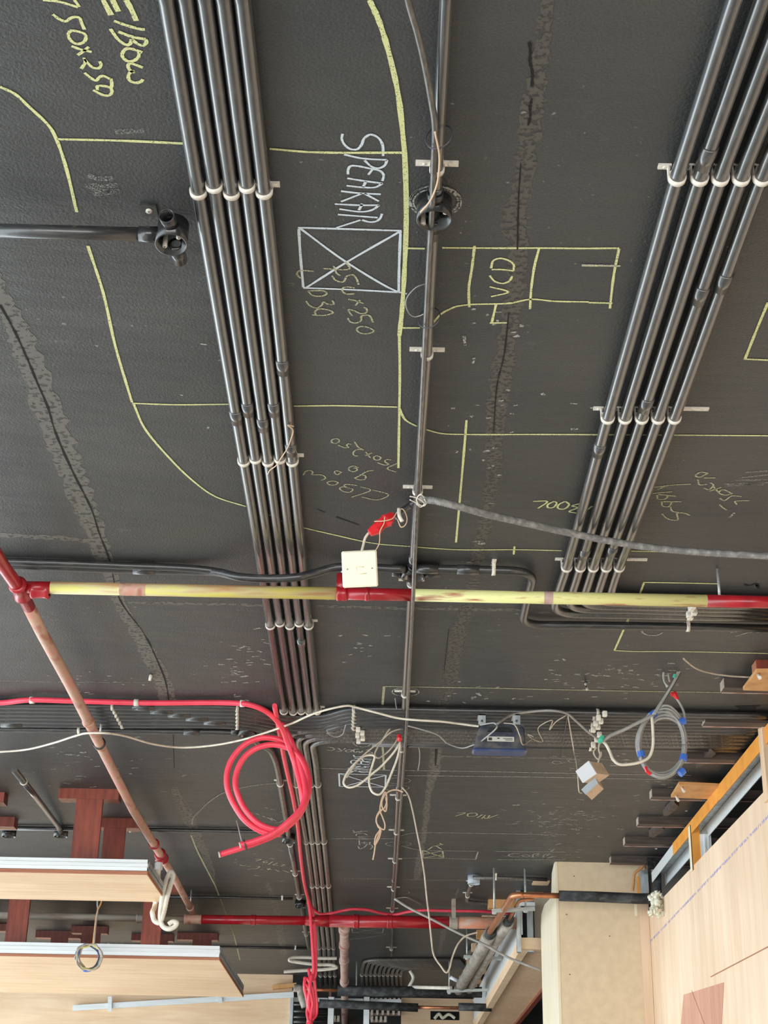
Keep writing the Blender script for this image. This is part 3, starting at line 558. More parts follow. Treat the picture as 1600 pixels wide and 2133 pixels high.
pj = P(860, 1180, 0); round_box(pj, .031, .036, 'round junction box where the middle conduit meets the crosswise conduit', ((1, 0, .05), (-1, 0, .03), (0, -1, .02)))
# open box at the left with its conduit
zb = .058
pb = P(357, 516, .068)
root = thing('junction_box', Vector((pb.x, pb.y, CEIL)), 'round open black junction box ending the crosswise conduit at upper left', 'junction box')
ax = Vector((.02, -.16, -1)).normalized(); o = Vector((pb.x, pb.y, CEIL-.018))
put('box_body', MB().lathe([(.0005, 0), (.028, 0), (.029, .05), (.026, .05), (.0255, .004), (.0005, .004)], o, ax, 36), 'blackbox', root)
put('spout', MB().lathe([(.009, 0), (.0140, 0), (.0140, .042), (.0118, .042), (.0118, .004)], o+ax*.022+Vector((0, -.022, 0)), Vector((-.06, -1, -.16)), 22), 'blackbox', root)
put('spout', MB().lathe([(.009, 0), (.0140, 0), (.0140, .045), (.0118, .045), (.0118, .004)], o+ax*.030+Vector((.004, .022, 0)), Vector((.05, 1, -.16)), 22), 'blackbox', root)
put('spout', MB().lathe([(.009, 0), (.0145, 0), (.0145, .035), (.0118, .035), (.0118, .004)], o+ax*.026+Vector((-.024, 0, 0)), Vector((-1, 0, 0)), 22), 'blackbox', root)
put('fixing_plate', MB().box((pb.x-.056, pb.y-.036, CEIL-.004), (pb.x-.028, pb.y-.002, CEIL)), 'blackbox', root)
put('screw_boss', MB().lathe([(.0015, -.001), (.006, -.001), (.006, .003)], (pb.x-.042, pb.y-.02, CEIL-.006), (0, 0, 1), 12), 'clampg', root)
for s in (-1, 1): put('screw_boss', MB().lathe([(.0012, .044), (.0045, .044), (.0045, .004)], o+Vector((s*.014, -s*.014, 0)), ax, 10), 'clampg', root)
pc = o+ax*.026+Vector((-.055, 0, 0)); q = P(-60, 484, .05); q = Vector((q.x, pc.y-.004, pc.z))
conduit([pc+Vector((-.0, 0, 0)), pc.lerp(q, .5), q], .0127, 'black crosswise conduit from the left edge to the open round box', m='conduit_x', clamps=(), axis=0)
# crosswise conduits left, stepping over the bundle
q = smooth(path([(-60, 1169, .016), (60, 1171, .016), (250, 1178, .016), (420, 1186, .02), (470, 1194, .03)], .016), 6)
conduit(q, R20, 'black crosswise conduit ending before the left bundle, upper of the pair', m='conduit_x', axis=0, clamps=())
q = smooth(path([(-60, 1177, .016), (60, 1179, .016), (250, 1186, .016), (420, 1190, .02), (455, 1192, .03), (500, 1202, .052), (560, 1205, .058), (620, 1202, .056), (655, 1194, .04), (700, 1182, .02), (760, 1182, .02), (845, 1186, .02)], .016), 6)
conduit(q, .0115, 'black crosswise conduit that bows down over the left bundle', m='conduit_x', axis=0, clamps=(), coups=(300,))
q = fillet(path([(872, 1185, .02), (960, 1186, .02), (1114, 1190, .02), (1101, 1240, .02), (1087, 1302, .02), (1200, 1302, .02), (1400, 1305, .02), (1650, 1310, .02)], .02), .075)
conduit(q, R25*.95, 'black conduit with two bends running right from the middle round box', m='conduit_x', axis=0, clamps=(1028, 1433), coups=(890, 975), feet=(.016, .016))
# bank of crosswise conduits behind
def bank_x(i): return i
ends = []
for i in range(6):
    yl = 1471+7.6*i; yr = 1477+6.8*i
    q = smooth(path([(-60, yl-2), (60, yl-1), (300, yl+1), (480, yl+2), (520, yl+6), (570, yl+16), (620, yl+22), (670, yl+20), (720, yl+8), (760, yr), (1000, yr+4), (1300, yr+9), (1625, yr+14)], R25+.004), 5)
    conduit(q, R25, f'black crosswise conduit number {["one","two","three","four","five","six"][i]} counted away from the red cable in the long bank', m='conduit_x', axis=0, clamps=(235+i*4, 494, 738, 1245-(i % 2)*6-i*2), coups=((300+37*i) % 460, ), feet=(0, 0), L=.08, seg=12, cm='clampg')
q = smooth(path([(-60, 1518), (200, 1521), (420, 1524), (500, 1526)], R25+.004), 4)
conduit(q, R25, 'black crosswise conduit standing alone below the long bank at left', m='conduit_x', axis=0, clamps=(165,), coups=(400,), feet=(.01, .01), seg=12)
pj = P(515, 1513, 0); round_box(pj, .032, .04, 'round black junction box at the end of the lone conduit by the red coil', ((1, .3, .03), (-1, 0, .03)))
fx = [(604, 612, 617, 638, 650, 665, 669), (622, 628, 634, 650, 661, 675, 679), (637, 642, 648, 662, 672, 685, 689), (652, 657, 662, 675, 684, 695, 699)]
for i in range(4):
    yr = 1518+7.3*i; f = fx[i]
    q = fillet(path([(1625, yr+14), (1300, yr+9), (1000, yr+4), (760, yr), (f[0]-3, 1520+7.5*i), (f[1], 1585), (f[2], 1634), (f[3], 1753), (f[4], 1843), (f[5], 1974), (f[6], 2056)], R25+.004), .12)
    conduit(q, R25, f'black conduit turning from the long bank down the far bundle, {["leftmost", "second from left", "third from left", "rightmost"][i]} of four', m='conduit_d', axis=1, clamps=(1634, 1753, 1845, 1974, 2029), feet=(0, 0), seg=12, cm='clampg')
for i in range(2):
    yr = 1546+0*i+6*i-6
    q = path([(745+30*i, yr+3), (1000, yr+7), (1300, yr+11), (1625, yr+16)], R25+.004)
    conduit(q, R25, f'black crosswise conduit, {["second last","last"][i]} row of the long bank at right', m='conduit_x', axis=0, clamps=(1238-i*8,), feet=(0, 0), seg=12)
# separate single conduits in the distance
q = smooth(path([(520, 1528), (535, 1545), (560, 1560), (572, 1580), (580, 1610), (585, 1640), (599, 1726), (601, 1740)], R25+.003), 6)
conduit(q, R25, 'dusty conduit curving down from the round box beside the red coil', m='conduit_d', clamps=(1632, ), feet=(.01, .01), seg=12)
q = path([(603, 1752), (612, 1800), (624, 1872)], R25+.003)
conduit(q, R25, 'dusty conduit between the two small round boxes behind the red coil', m='conduit_d', clamps=(1758, 1818, 1868), feet=(.01, .01), seg=12)
q = path([(628, 1886), (635, 1930), (643, 1972)], R25+.003)
conduit(q, R25, 'dusty conduit below the second small round box crossing the red main', m='conduit_d', clamps=(1886, 1945), feet=(.01, .01), seg=12)
round_box(P(602, 1738, 0), .032, .04, 'small round black box at the bottom of the red coil', ())
round_box(P(626, 1876, 0), .032, .04, 'small round black box above the red main', ())
q = fillet(path([(29, 1603, .075), (75, 1660, .05), (122, 1722, .03), (127, 1733, .02)], .04), .03)
conduit(q, R25, 'black conduit stub hanging open ended at the left below the bank', m='conduit', clamps=(1627,), feet=(0, 0), seg=14)
round_box(P(128, 1728, 0), .034, .035, 'round black box at the foot of the hanging conduit stub', ())
round_box(P(20, 1728, 0), .034, .035, 'round black box near the left edge above the upper bulkhead', ())
q = path([(-60, 1724), (200, 1727), (400, 1730), (560, 1733), (600, 1735)], R20+.003)
conduit(q, R20, 'thin black crosswise conduit running behind the red timber hangers', m='conduit_x', axis=0, clamps=(272, 548), feet=(.01, .01), seg=12)
q = path([(-60, 1968), (340, 1971), (500, 1973), (640, 1975)], R20+.003)
conduit(q, R20, 'black crosswise conduit above the lower bulkhead reaching the far bundle', m='conduit_x', axis=0, clamps=(228, 616), feet=(.01, .01), seg=12)
q = path([(300, 1868), (450, 1869), (610, 1872)], .012)
conduit(q, .008, 'thin grey crosswise conduit just before the red main', m='conduit_x', axis=0, clamps=(588,), feet=(.01, .01), seg=10)
# U shaped conduit and box near the column
q = fillet(path([(1140, 1832), (1060, 1829), (985, 1828)], .02), .03)
conduit(q, R20, 'short dusty conduit from the column to the cup shaped box', m='conduit_d', axis=0, clamps=(1033,), feet=(.01, .01), seg=12)
q = fillet(path([(984, 1836), (978, 1850), (971, 1878), (1010, 1882), (1095, 1886)], .02), .06)
conduit(q, R20, 'dusty L shaped conduit below the cup shaped box', m='conduit_d', axis=1, clamps=(1842, 1866), feet=(.012, .012), seg=12)
round_box(P(987, 1824, 0), .033, .045, 'cup shaped grey junction box near the column', (), m='greybox')
# far receding banks
for i in range(10):
    x = 755+8.9*i; tx = 765+8.5*i+ (i*1.5)
    q = fillet(path([(960+2*i, 1999+2.2*i), (x+6, 1999+2.0*i*.9), (x-1, 2020+.8*i), (x+1, 2062)], R25+.004), .16)
    conduit(q, R25, f'brown conduit in the far bank of ten, {["first", "second", "third", "fourth", "fifth", "sixth", "seventh", "eighth", "ninth", "tenth"][i]} from the red stub pipe', m='conduit_d', axis=1, clamps=(2030,), feet=(0, 0), seg=10, cm='clampg')
for i in range(5):
    x = 972+10.5*i
    q = fillet(path([(x+26, 1968+7*i), (x+4, 1985+5*i), (x, 2020), (x-3, 2050)], R25+.004), .16)
    conduit(q, .015, f'black conduit in the far short bank by the galvanised plate, {["leftmost", "second from left", "middle", "second from right", "rightmost"][i]}', m='conduit_d', axis=1, clamps=(2040,), feet=(0, 0), seg=10, cm='clampg')
# ================================================================== FIRE PIPES
RF = .0172; DF = .095
def band(root, p, d, r, L, m, nm='socket', flange=.004):
    put(nm, MB().lathe([(r*.8, -L/2), (r+flange*.6, -L/2), (r+flange, -L/2+.006), (r+flange*.5, -L/2+.012), (r+flange*.5, L/2-.012), (r+flange, L/2-.006), (r+flange*.6, L/2), (r*.8, L/2)], p, d, 24), m, root)
PA, PB = P(40, 1223, DF), P(1680, 1256, DF)
def pa(x):  # point on the crosswise fire pipe at image x
    a, b = proj(PA)[0], proj(PB)[0]
    r = ray(x, 1223+(x-40)*.0201); return Vector((CAM.x+r.x*((PA.y+(PB.y-PA.y)*(x-a)/(b-a))/r.y), PA.y+(PB.y-PA.y)*(x-a)/(b-a), PA.z))
root = thing('fire_pipe', PA, 'crosswise fire pipe with red, yellow and cream stretches below the slab', 'pipe')
for a, b, m, n in ((46, 106, 'redpipe', 'red_length'), (106, 706, 'yellowpipe', 'yellow_length'), (706, 862, 'redpipe', 'red_length'), (862, 1472, 'paleyellow', 'cream_length'), (1472, 1680, 'redpipe', 'red_length')):
    put(n, MB().tube([pa(a), pa(b)], RF, 24), m, root)
X = Vector((1, 0, 0))
band(root, pa(712), X, RF, .028, 'redpipe'); put('tee_branch', MB().tube([pa(712), pa(712)+Vector((0, .0, .055))], .016, 18), 'redpipe', root); band(root, pa(765), X, RF, .012, 'redpipe', 'socket', .0025)
put('pipe_marking', MB().lathe([(RF+.0004, -.035), (RF+.0004, .035)], pa(277), X, 24), 'primer', root)
put('red_drip', MB().lathe([(RF+.0005, -.012), (RF+.0005, .012)], pa(1142), X, 24), 'dustyprimer', root)
put('hanger_rod', MB().tube([pa(712)+Vector((0, 0, .05)), Vector((pa(712).x, pa(712).y, CEIL))], .004, 8), 'rod', root)
put('hanger_rod', MB().tube([pa(1500), Vector((pa(1500).x, pa(1500).y, CEIL))], .004, 8), 'rod', root)
dpts = path([(-52, 1078), (0, 1170), (42, 1229), (60, 1264), (88, 1320), (145, 1425), (205, 1545), (277, 1687), (320, 1757), (362, 1826), (409, 1915)], DF+.005)
root = thing('fire_pipe', dpts[0], 'long pinkish brown fire pipe running away from the left edge', 'pipe')
put('primed_length', MB().tube(dpts[3:], .0178, 20), 'primer', root); put('red_length', MB().tube(dpts[:4], .0180, 20), 'redpipe', root)
d = (dpts[3]-dpts[2]).normalized()
band(root, dpts[2], d, .0185, .09, 'redpipe', 'tee_fitting', .007); band(root, dpts[2]+Vector((.055, 0, 0)), X, .0185, .05, 'redpipe', 'tee_fitting', .006)
for y in (1500, 1550): p, dd = nearest(dpts, 1, y); band(root, p, dd, .018, .02, 'primer', 'socket', .004)
p, dd = nearest(dpts, 1, 1548); put('ring_hanger', MB().lathe([(.0195, -.004), (.0235, -.004), (.0235, .004), (.0195, .004)], p, dd, 20), 'blackbox', root)
put('hanger_rod', MB().tube([p+Vector((0, 0, .02)), Vector((p.x, p.y, CEIL))], .004, 8), 'rod', root)
p, dd = nearest(dpts, 1, 1758); put('ring_hanger', MB().lathe([(.0195, -.006), (.026, -.006), (.026, .006), (.0195, .006)], p, dd, 20), 'redpipe', root)
p, dd = nearest(dpts, 1, 1782); band(root, p, dd, .021, .12, 'redpipe', 'tee_fitting', .008)
put('outlet_drop', MB().tube([p, V(331, 1797, p.y)], .022, 16), 'redpipe', root)
p, dd = nearest(dpts, 1, 1888); band(root, p, dd, .018, .04, 'primer', 'socket', .004)
put('hanger_rod', MB().tube([p, Vector((p.x, p.y, CEIL))], .004, 8), 'rod', root)
# red main across the far end
def mp(x, dy=0): return P(x, 1911+(x-400)*.0165+dy, .13)
root = thing('fire_main', mp(420), 'thick red fire main crossing the far end of the ceiling', 'pipe')
y0 = mp(420).y
def mpt(x): r = ray(x, 1915+(x-420)*.0125); return CAM+r*(y0/r.y)
put('red_length', MB().tube([mpt(415), mpt(640)], .026, 22), 'redpipe', root)
put('reducer', MB().tube([mpt(636), mpt(655), mpt(685)], .03, 22, rad=[.027, .030, .036]), 'redpipe', root)
put('red_length', MB().tube([mpt(683), mpt(946)], .035, 24), 'redpipe', root)
put('primed_length', MB().tube([mpt(946), mpt(1086)], .034, 24), 'orangeprimer', root)
for x, r_ in ((528, .027), (650, .030), (742, .037), (812, .036)): band(root, mpt(x), X, r_-.001, .03, 'redpipe', 'coupling', .004)
band(root, mpt(945), X, .035, .05, 'greypipe', 'hanger_strap', .003)
put('hanger_strap', MB().box(mpt(941)+Vector((0, -.03, 0)), Vector((mpt(949).x, mpt(949).y+.03, CEIL))), 'greypipe', root)
root = thing('fire_pipe', mpt(0), 'dusty grey crosswise pipe joining the red main from the left', 'pipe')
put('pipe_length', MB().tube([mpt(-60)+Vector((0, 0, .01)), mpt(414)], .019, 18), 'greypipe', root)
band(root, mpt(297), X, .022, .07, 'greypipe', 'socket', .006); band(root, mpt(402), X, .024, .10, 'primer', 'tee_fitting', .005)
# stub pipe going away
sp = [P(717, 1927, .14), P(717, 1990, .15), P(718, 2075, .17), P(718, 2200, .25)]
root = thing('stub_pipe', sp[0], 'dusty pink pipe running away from the red main towards the back', 'pipe')
put('pipe_length', MB().tube(sp, .027, 20), 'dustyprimer', root)
for k, t in enumerate((.03, .16, .30, .52)):
    p, dd = lerp_on(sp, t*.6); band(root, p, dd, .028, .09, 'dustyprimer', 'socket', .006)
# ================================================================== FLEXIBLE CONDUIT AND IVORY PLATE
fp = smooth(path([(876, 1040, .05), (905, 1043, .06), (960, 1056, .065), (1010, 1070, .065), (1080, 1086, .06), (1160, 1104, .055), (1250, 1123, .055), (1330, 1137, .06), (1430, 1148, .065), (1520, 1154, .07), (1650, 1161, .08)], .06), 10)
# ribbed tube
dense = []; 
for a, b in zip(fp, fp[1:]):
    n = max(1, int((b-a).length/.0028)); dense += [a.lerp(b, k/n) for k in range(n)]
dense.append(fp[-1])
put('flexible_conduit', MB().tube(dense, .01, 12, rad=[.0098 if k % 2 else .0082 for k in range(len(dense))]), 'flex', None, 'grey corrugated flexible conduit swooping from the middle conduit to the right edge', 'conduit')
YP = 3.5
root = thing('taped_joint', V(850, 1060, YP), 'short black corrugated conduit end wrapped in red tape above the ivory plate', 'cable joint')
q = [V(876, 1040, 3.47), V(855, 1052, YP), V(834, 1066, YP), V(822, 1080, YP)]
dn = []
for a, b in zip(q, q[1:]): n = int((b-a).length/.0025)+1; dn += [a.lerp(b, k/n) for k in range(n)]
put('corrugated_end', MB().tube(dn, .008, 12, rad=[.0085 if k % 2 else .007 for k in range(len(dn))]), 'conduit_x', root)
tp = [V(819, 1072, YP-.01), V(806, 1084, YP-.01), V(796, 1091, YP-.01), V(785, 1101, YP-.01), V(770, 1110, YP-.01)]
put('red_tape', MB().tube(tp, .012, 7, smooth=False, rad=[.009, .0185, .013, .016, .010]), 'redtape', root)
put('tape_flap', MB().prism([V(779, 1087, YP-.02), V(800, 1075, YP-.025), V(818, 1088, YP-.02), V(808, 1096, YP-.02), V(790, 1104, YP-.03)], (0, .004, .002)), 'redtape', root)
put('string_wrap', MB().tube(smooth([V(780, 1086, YP-.03), V(800, 1085, YP-.035), V(818, 1080, YP-.03), V(828, 1066, YP-.02), V(838, 1060, YP-.02), V(848, 1080, YP-.02), V(844, 1094, YP-.02), V(836, 1098, YP-.02), V(828, 1082, YP-.02)], 6), .0015, 6), 'string', root)
put('string_wrap', MB().tube(smooth([V(801, 1076, YP-.035), V(800, 1090, YP-.035), V(792, 1106, YP-.03), V(791, 1125, YP-.02), V(789, 1135, YP-.02), V(783, 1146, YP-.01)], 6), .0012, 6), 'string', root)
put('frayed_knot', MB().tube(smooth([V(831, 1060, YP-.02), V(832, 1075, YP-.03), V(838, 1086, YP-.03)], 5), .005, 7), 'clamp', root)
root = thing('white_tie', V(872, 1035, 3.45), 'white twisted wire tie binding the flexible conduit to the middle conduit', 'wire tie')
for pts in ([(854, 1034), (864, 1036), (880, 1044), (884, 1050), (876, 1056), (868, 1050)], [(854, 1041), (868, 1048), (882, 1054), (888, 1048), (884, 1040)], [(874, 1055), (868, 1040), (876, 1030), (884, 1036)]):
    put('wire', MB().tube(smooth([P(x, y, .062) for x, y in pts], 6), .0015, 6), 'clamp', root)
cable([V(768, 1110, YP), V(761, 1120, YP), V(757, 1135, YP), V(753, 1150, YP)], .0032, 'cable_w', 'short white cable from the red tape down to the ivory plate')
root = thing('wall_plate', V(750, 1185, YP), 'square ivory blank plate dangling in front of the fire pipe', 'cover plate')
c = V(749.5, 1185, YP-.012); ax_ = (rt+up*.045).normalized(); az_ = (up-rt*.055+fw*.10); az_ = (az_-ax_*az_.dot(ax_)).normalized(); ay_ = az_.cross(ax_)
put('plate_face', MB().obox(c, ax_, az_, ay_, .0432, .0448, .005, .0035), 'plate', root)
for s in (-1, 1):
    put('screw', MB().lathe([(.0001, -.001), (.0022, -.001), (.0022, .001)], c+ax_*(s*.030)+az_*(-.000)-ay_*-.0, ay_, 8), 'ink', root)
nrm = ay_ if ay_.dot(CAM-c) > 0 else -ay_
for s in (-1, 1):
    put('screw', MB().lathe([(.0001, .001), (.0022, .001), (.0022, -.001)], c+ax_*(s*.030)+nrm*.0052-az_*.000, nrm, 8), 'beigebox', root)
for a, b in (((-.012, .006), (.010, .004)), ((-.008, -.004), (-.009, .006)), ((-.016, -.014), (.016, -.012))):
    p0, p1 = c+ax_*a[0]+az_*a[1]+nrm*.0055, c+ax_*b[0]+az_*b[1]+nrm*.0055
    put('surface_ridge', MB().tube([p0, p1], .0012, 6), 'plate', root)
# ================================================================== RED CABLE
put('red_cable', MB().tube(smooth(path([(-60, 1462), (0, 1464), (60, 1458), (150, 1460), (300, 1464), (480, 1464), (520, 1468, .03), (555, 1482, .045), (582, 1508, .07), (598, 1545, .10)], .02)+[V(612, 1585, 5.42), V(626, 1640, 5.42), V(632, 1680, 5.43)], 8), .0098, 12), 'cable_r', None, 'red cable clipped along the slab above the long conduit bank', 'cable')
rc = D.objects[-1] if False else None
def clip_on(x, y, d, lab):
    return put('cable_clip', MB().lathe([(.0085, -.008), (.0125, -.008), (.0125, .008), (.0085, .008)], P(x, y, d), X, 14), 'clamp', None, lab, 'cable clip')
clip_on(67, 1458.5, .02, 'ivory clip on the red cable, leftmost of three'); clip_on(284, 1463.5, .02, 'ivory clip on the red cable, middle of three'); clip_on(505, 1465.5, .024, 'ivory clip on the red cable, nearest the red coil')
YR2 = 5.42
def loop(cx, cy, rx_, ry_, a0, a1, Y, n=30): return [V(cx+rx_*math.cos(math.radians(a0+(a1-a0)*k/n)), cy+ry_*math.sin(math.radians(a0+(a1-a0)*k/n)), Y) for k in range(n+1)]
c1 = [V(571, 1462, YR2), V(578, 1480, YR2), V(592, 1515, YR2), V(607, 1545, YR2), V(624, 1590, YR2), V(634, 1640, YR2-.02), V(630, 1665, YR2-.03)]
root = thing('red_cable_coil', V(560, 1640, YR2), 'hanging coil of thick red cable with two cut ends', 'cable coil')
l1 = loop(557, 1634, 85, 98, 10, -235, YR2-.01)
put('loop', MB().tube(l1+smooth([l1[-1], V(545, 1722, YR2-.03), V(580, 1733, YR2-.03)], 5)[1:] if False else smooth(c1[:-2]+[V(637, 1650, YR2-.02), V(630, 1680, YR2-.03), V(605, 1708, YR2-.04), V(570, 1735, YR2-.04), V(530, 1752, YR2-.04), V(500, 1760, YR2-.04)], 8), .0105, 12), 'cable_r', root)
l1 = [V(500, 1687, YR2)] and [V(x, y, YR2+.0) for x, y in ((609, 1735), (575, 1742), (545, 1738), (515, 1722), (492, 1698), (477, 1665), (472, 1630), (476, 1600), (490, 1570), (512, 1548), (540, 1537), (570, 1536), (600, 1548), (622, 1568), (638, 1596), (644, 1630), (641, 1660), (628, 1690), (606, 1712), (570, 1737), (530, 1756), (490, 1771), (458, 1780))]
l1 = [V(x, y, YR2+.03-.0016*i) for i, (x, y) in enumerate(((585, 1738), (560, 1736), (535, 1727), (510, 1708), (490, 1680), (476, 1650), (472, 1620), (478, 1592), (494, 1566), (516, 1547), (545, 1537), (575, 1539), (603, 1552), (624, 1573), (638, 1600), (644, 1632), (640, 1662), (626, 1694), (604, 1718), (570, 1741), (530, 1757), (490, 1770), (458, 1780)))]
put('loop', MB().tube(smooth(l1, 6), .0105, 12), 'cable_r', root)
l2 = [V(x, y, YR2+.012-.0012*i) for i, (x, y) in enumerate(((600, 1727), (570, 1727), (540, 1716), (515, 1692), (498, 1662), (490, 1630), (496, 1600), (512, 1574), (538, 1557), (568, 1551), (600, 1558), (622, 1575), (636, 1604), (640, 1636), (634, 1668), (618, 1698), (590, 1722)))]
put('loop', MB().tube(smooth(l2, 6), .0105, 12), 'cable_r', root)
put('cut_end', MB().tube([V(459, 1779.7, YR2-.01), V(455.5, 1780.5, YR2-.01)], .0108, 12), 'clampg', root); put('cut_end', MB().tube([V(502, 1760, YR2-.04), V(498.5, 1761, YR2-.04)], .0108, 12), 'clampg', root)
put('tie_wire', MB().tube([V(493, 1709, YR2-.0), V(506, 1762, YR2-.03)], .0022, 8), 'cable_g', root)
put('cable_tie', MB().lathe([(.018, -.003), (.0205, -.003), (.0205, .003), (.018, .003)], V(511, 1760, YR2-.03), V(511, 1760, YR2)-V(480, 1770, YR2), 16), 'cable_k', root)
r3 = smooth(path([(572, 1470, .05), (583, 1530, .05), (592, 1580, .04), (602, 1625, .03), (611, 1665, .03), (620, 1720, .03), (626, 1780, .03), (634, 1840, .03), (643, 1875, .03), (652, 1893, .03), (668, 1904, .05), (690, 1902, .05), (712, 1897, .035), (735, 1893.5, .03), (765, 1895, .03), (795, 1902, .04), (820, 1905, .04), (850, 1899, .03), (880, 1896, .03), (930, 1897, .03), (1000, 1898, .03), (1050, 1902, .03), (1090, 1906, .03)], .03), 8)
cable(r3, .0088, 'cable_r', 'red cable running beside the far bundle then turning right above the red main', n=1, seg=12)
YB = 9.0
for k, pts in enumerate((((641, 1870), (646, 1900), (649, 1940), (652, 1985), (653, 2020), (650, 2035)), ((643, 1875), (652, 1905), (657, 1950), (658, 2000), (657, 2030), (652, 2045)))):
    cable([V(x, y, YB+.02*k) for x, y in pts], .0095, 'cable_r', ['red cable dropping from the far bundle, left of the two', 'red cable dropping from the far bundle, right of the two'][k], seg=10)
root = thing('red_cable_hank', V(645, 2030, YB), 'hank of red cable hanging at the bottom centre', 'cable hank')
for pts in (((643, 2018), (646, 2045), (643, 2080), (645, 2110), (650, 2140)), ((636, 2035), (634, 2055), (640, 2085), (643, 2115), (640, 2140)), ((634, 2038), (641, 2040), (650, 2060), (654, 2090), (652, 2115), (646, 2132)), ((655, 2040), (657, 2065), (660, 2095), (658, 2115), (650, 2125)), ((650, 2030), (645, 2060), (651, 2090), (647, 2120), (642, 2150)), ((640, 2050), (648, 2075), (640, 2105), (644, 2130))):
    put('strand', MB().tube(smooth([V(x, y, YB+random.uniform(-.02, .02)) for x, y in pts], 6), .009, 10), 'cable_r', root)
# ================================================================== LOOSE CABLES
cable(path([(-60, 1567, .06), (0, 1566, .06), (50, 1562, .06), (110, 1548, .08), (160, 1532, .10), (185, 1527, .12), (220, 1527, .12), (260, 1533, .10), (320, 1550, .08), (380, 1557, .06), (440, 1553, .06), (500, 1542, .06), (560, 1524, .06), (610, 1506, .06), (650, 1488, .05), (690, 1476, .04), (725, 1470, .03), (740, 1473, .03), (790, 1486, .05), (830, 1496, .06), (870, 1500, .07), (920, 1503, .07), (960, 1508, .07), (1005, 1513, .08), (1035, 1508, .09)], .06), .0040, 'cable_w', 'long pale cable sagging across the ceiling from the left edge to the floodlight', n=8)
cable(path([(850, 1512, .05), (880, 1520, .06), (910, 1530, .07), (935, 1550, .08), (960, 1558, .09), (985, 1552, .10), (1010, 1538, .17), (1035, 1515, .16), (1030, 1506, .13), (1000, 1510, .12)], .06), .0026, 'cable_g', 'thin grey cable looping under the floodlight to the middle conduit')
cable(path([(1035, 1508, .13), (1070, 1488, .06), (1110, 1482, .04), (1150, 1480, .04), (1180, 1486, .04), (1200, 1502, .05), (1222, 1522, .07), (1245, 1540, .09), (1252, 1548, .1)], .06), .0042, 'cable_g', 'grey cable from the floodlight over the conduit bank to the green tape')
cable(path([(1050, 1506, .15), (1072, 1510, .16), (1082, 1530, .19), (1088, 1550, .2), (1100, 1545, .15), (1112, 1535, .1), (1100, 1530, .08), (1115, 1542, .06), (1130, 1545, .05), (1122, 1515, .05), (1150, 1500, .05), (1145, 1520, .05), (1160, 1502, .05), (1180, 1490, .04)], .06), .0018, 'cable_t', 'tangled thin tan wire right of the floodlight', 'wire', 'wire')
cable(path([(1183, 1490, .04), (1195, 1560, .12), (1201, 1590, .2), (1204, 1620, .26), (1207, 1650, .30), (1212, 1652, .30)], .06), .0022, 'cable_t', 'thin tan wire dropping to the lower dangling box', 'wire', 'wire')
cable(path([(1182, 1490, .04), (1176, 1530, .03), (1170, 1586, .01)], .03), .0018, 'cable_k', 'thin dark wire running to a chalk ring right of the floodlight', 'wire', 'wire')
# loops at the middle
YM = 5.45
for k, (pts, r_) in enumerate(((((836, 1515), (820, 1512), (805, 1528), (795, 1545), (785, 1560), (781, 1572), (787, 1579), (798, 1574), (812, 1562), (825, 1545), (832, 1530)), .0028),
    (((834, 1546), (822, 1565), (805, 1585), (790, 1600), (775, 1612), (760, 1625), (742, 1637), (725, 1640), (716, 1632), (722, 1612), (740, 1590), (755, 1577), (768, 1573), (780, 1575), (777, 1590), (771, 1610), (769, 1630), (776, 1650), (790, 1655), (803, 1640), (815, 1612), (828, 1578), (834, 1550)), .0040),
    (((835, 1518), (815, 1525), (792, 1545), (770, 1562), (750, 1580), (735, 1600), (722, 1620)), .0026))):
    cable([V(x, y, YM-.02*k) for x, y in pts], r_, ['cable_t', 'cable_w', 'cable_t'][k], ['small tan wire loop hanging by the red tape on the middle conduit', 'big pale cable loops hanging left of the middle conduit', 'tan wire slanting left from the red tape on the middle conduit'][k], ['wire', 'cable', 'wire'][k], ['wire', 'cable', 'wire'][k])
put('red_tape_wrap', MB().tube([V(831, 1530, YM-.03), V(832, 1538, YM-.03), V(831, 1544, YM-.03)], .01, 8, False, rad=[.006, .011, .007]), 'redtape', None, 'knot of red tape hanging on the middle conduit by the bank', 'tape')
cable([V(x, y, 5.9) for x, y in ((840, 1650), (825, 1645), (808, 1650), (797, 1665), (796, 1680), (803, 1690), (806, 1678), (804, 1660))], .0030, 'string', 'tan cable hook over the middle conduit above the knotted cord')
cable([V(x, y, 5.9) for x, y in ((798, 1684), (786, 1700), (784, 1712), (792, 1724), (800, 1728), (802, 1718), (797, 1702), (792, 1688), (797, 1660), (803, 1650), (806, 1668), (800, 1684), (792, 1688), (784, 1705), (788, 1722), (792, 1727), (783, 1742), (781, 1760), (790, 1745), (794, 1728), (783, 1756), (780, 1775), (777, 1791))], .0028, 'string', 'knotted tan cord dangling left of the middle conduit', 'cord', 'cord')
cable([V(x, y, 6.2) for x, y in ((838, 1640), (850, 1655), (860, 1690), (868, 1730), (877, 1775), (884, 1820), (889, 1870), (894, 1910), (898, 1950), (904, 1990), (918, 2012), (930, 2026), (936, 2018), (942, 1995), (955, 1965), (970, 1950), (995, 1942))], .0034, 'cable_t', 'long tan cable hanging down right of the middle conduit to the trapeze')
cable([V(x, y, 7.9) for x, y in ((822, 1872), (850, 1890), (900, 1915), (960, 1946), (1010, 1968), (1060, 1995), (1127, 2021))], .0062, 'cable_g', 'straight grey cable slanting from the middle conduit to the cream column')
cable(path([(825, 1871, .01), (845, 1869, .01), (860, 1875, .01), (877, 1884, .01)], .01), .003, 'cable_g', 'short grey cable end curling right of the middle conduit')
cable(path([(823, 1455, .02), (826, 1475, .02), (829, 1492, .02)], .02), .0016, 'cable_g', 'thin stray wire left of the middle conduit at the bank', 'wire', 'wire')
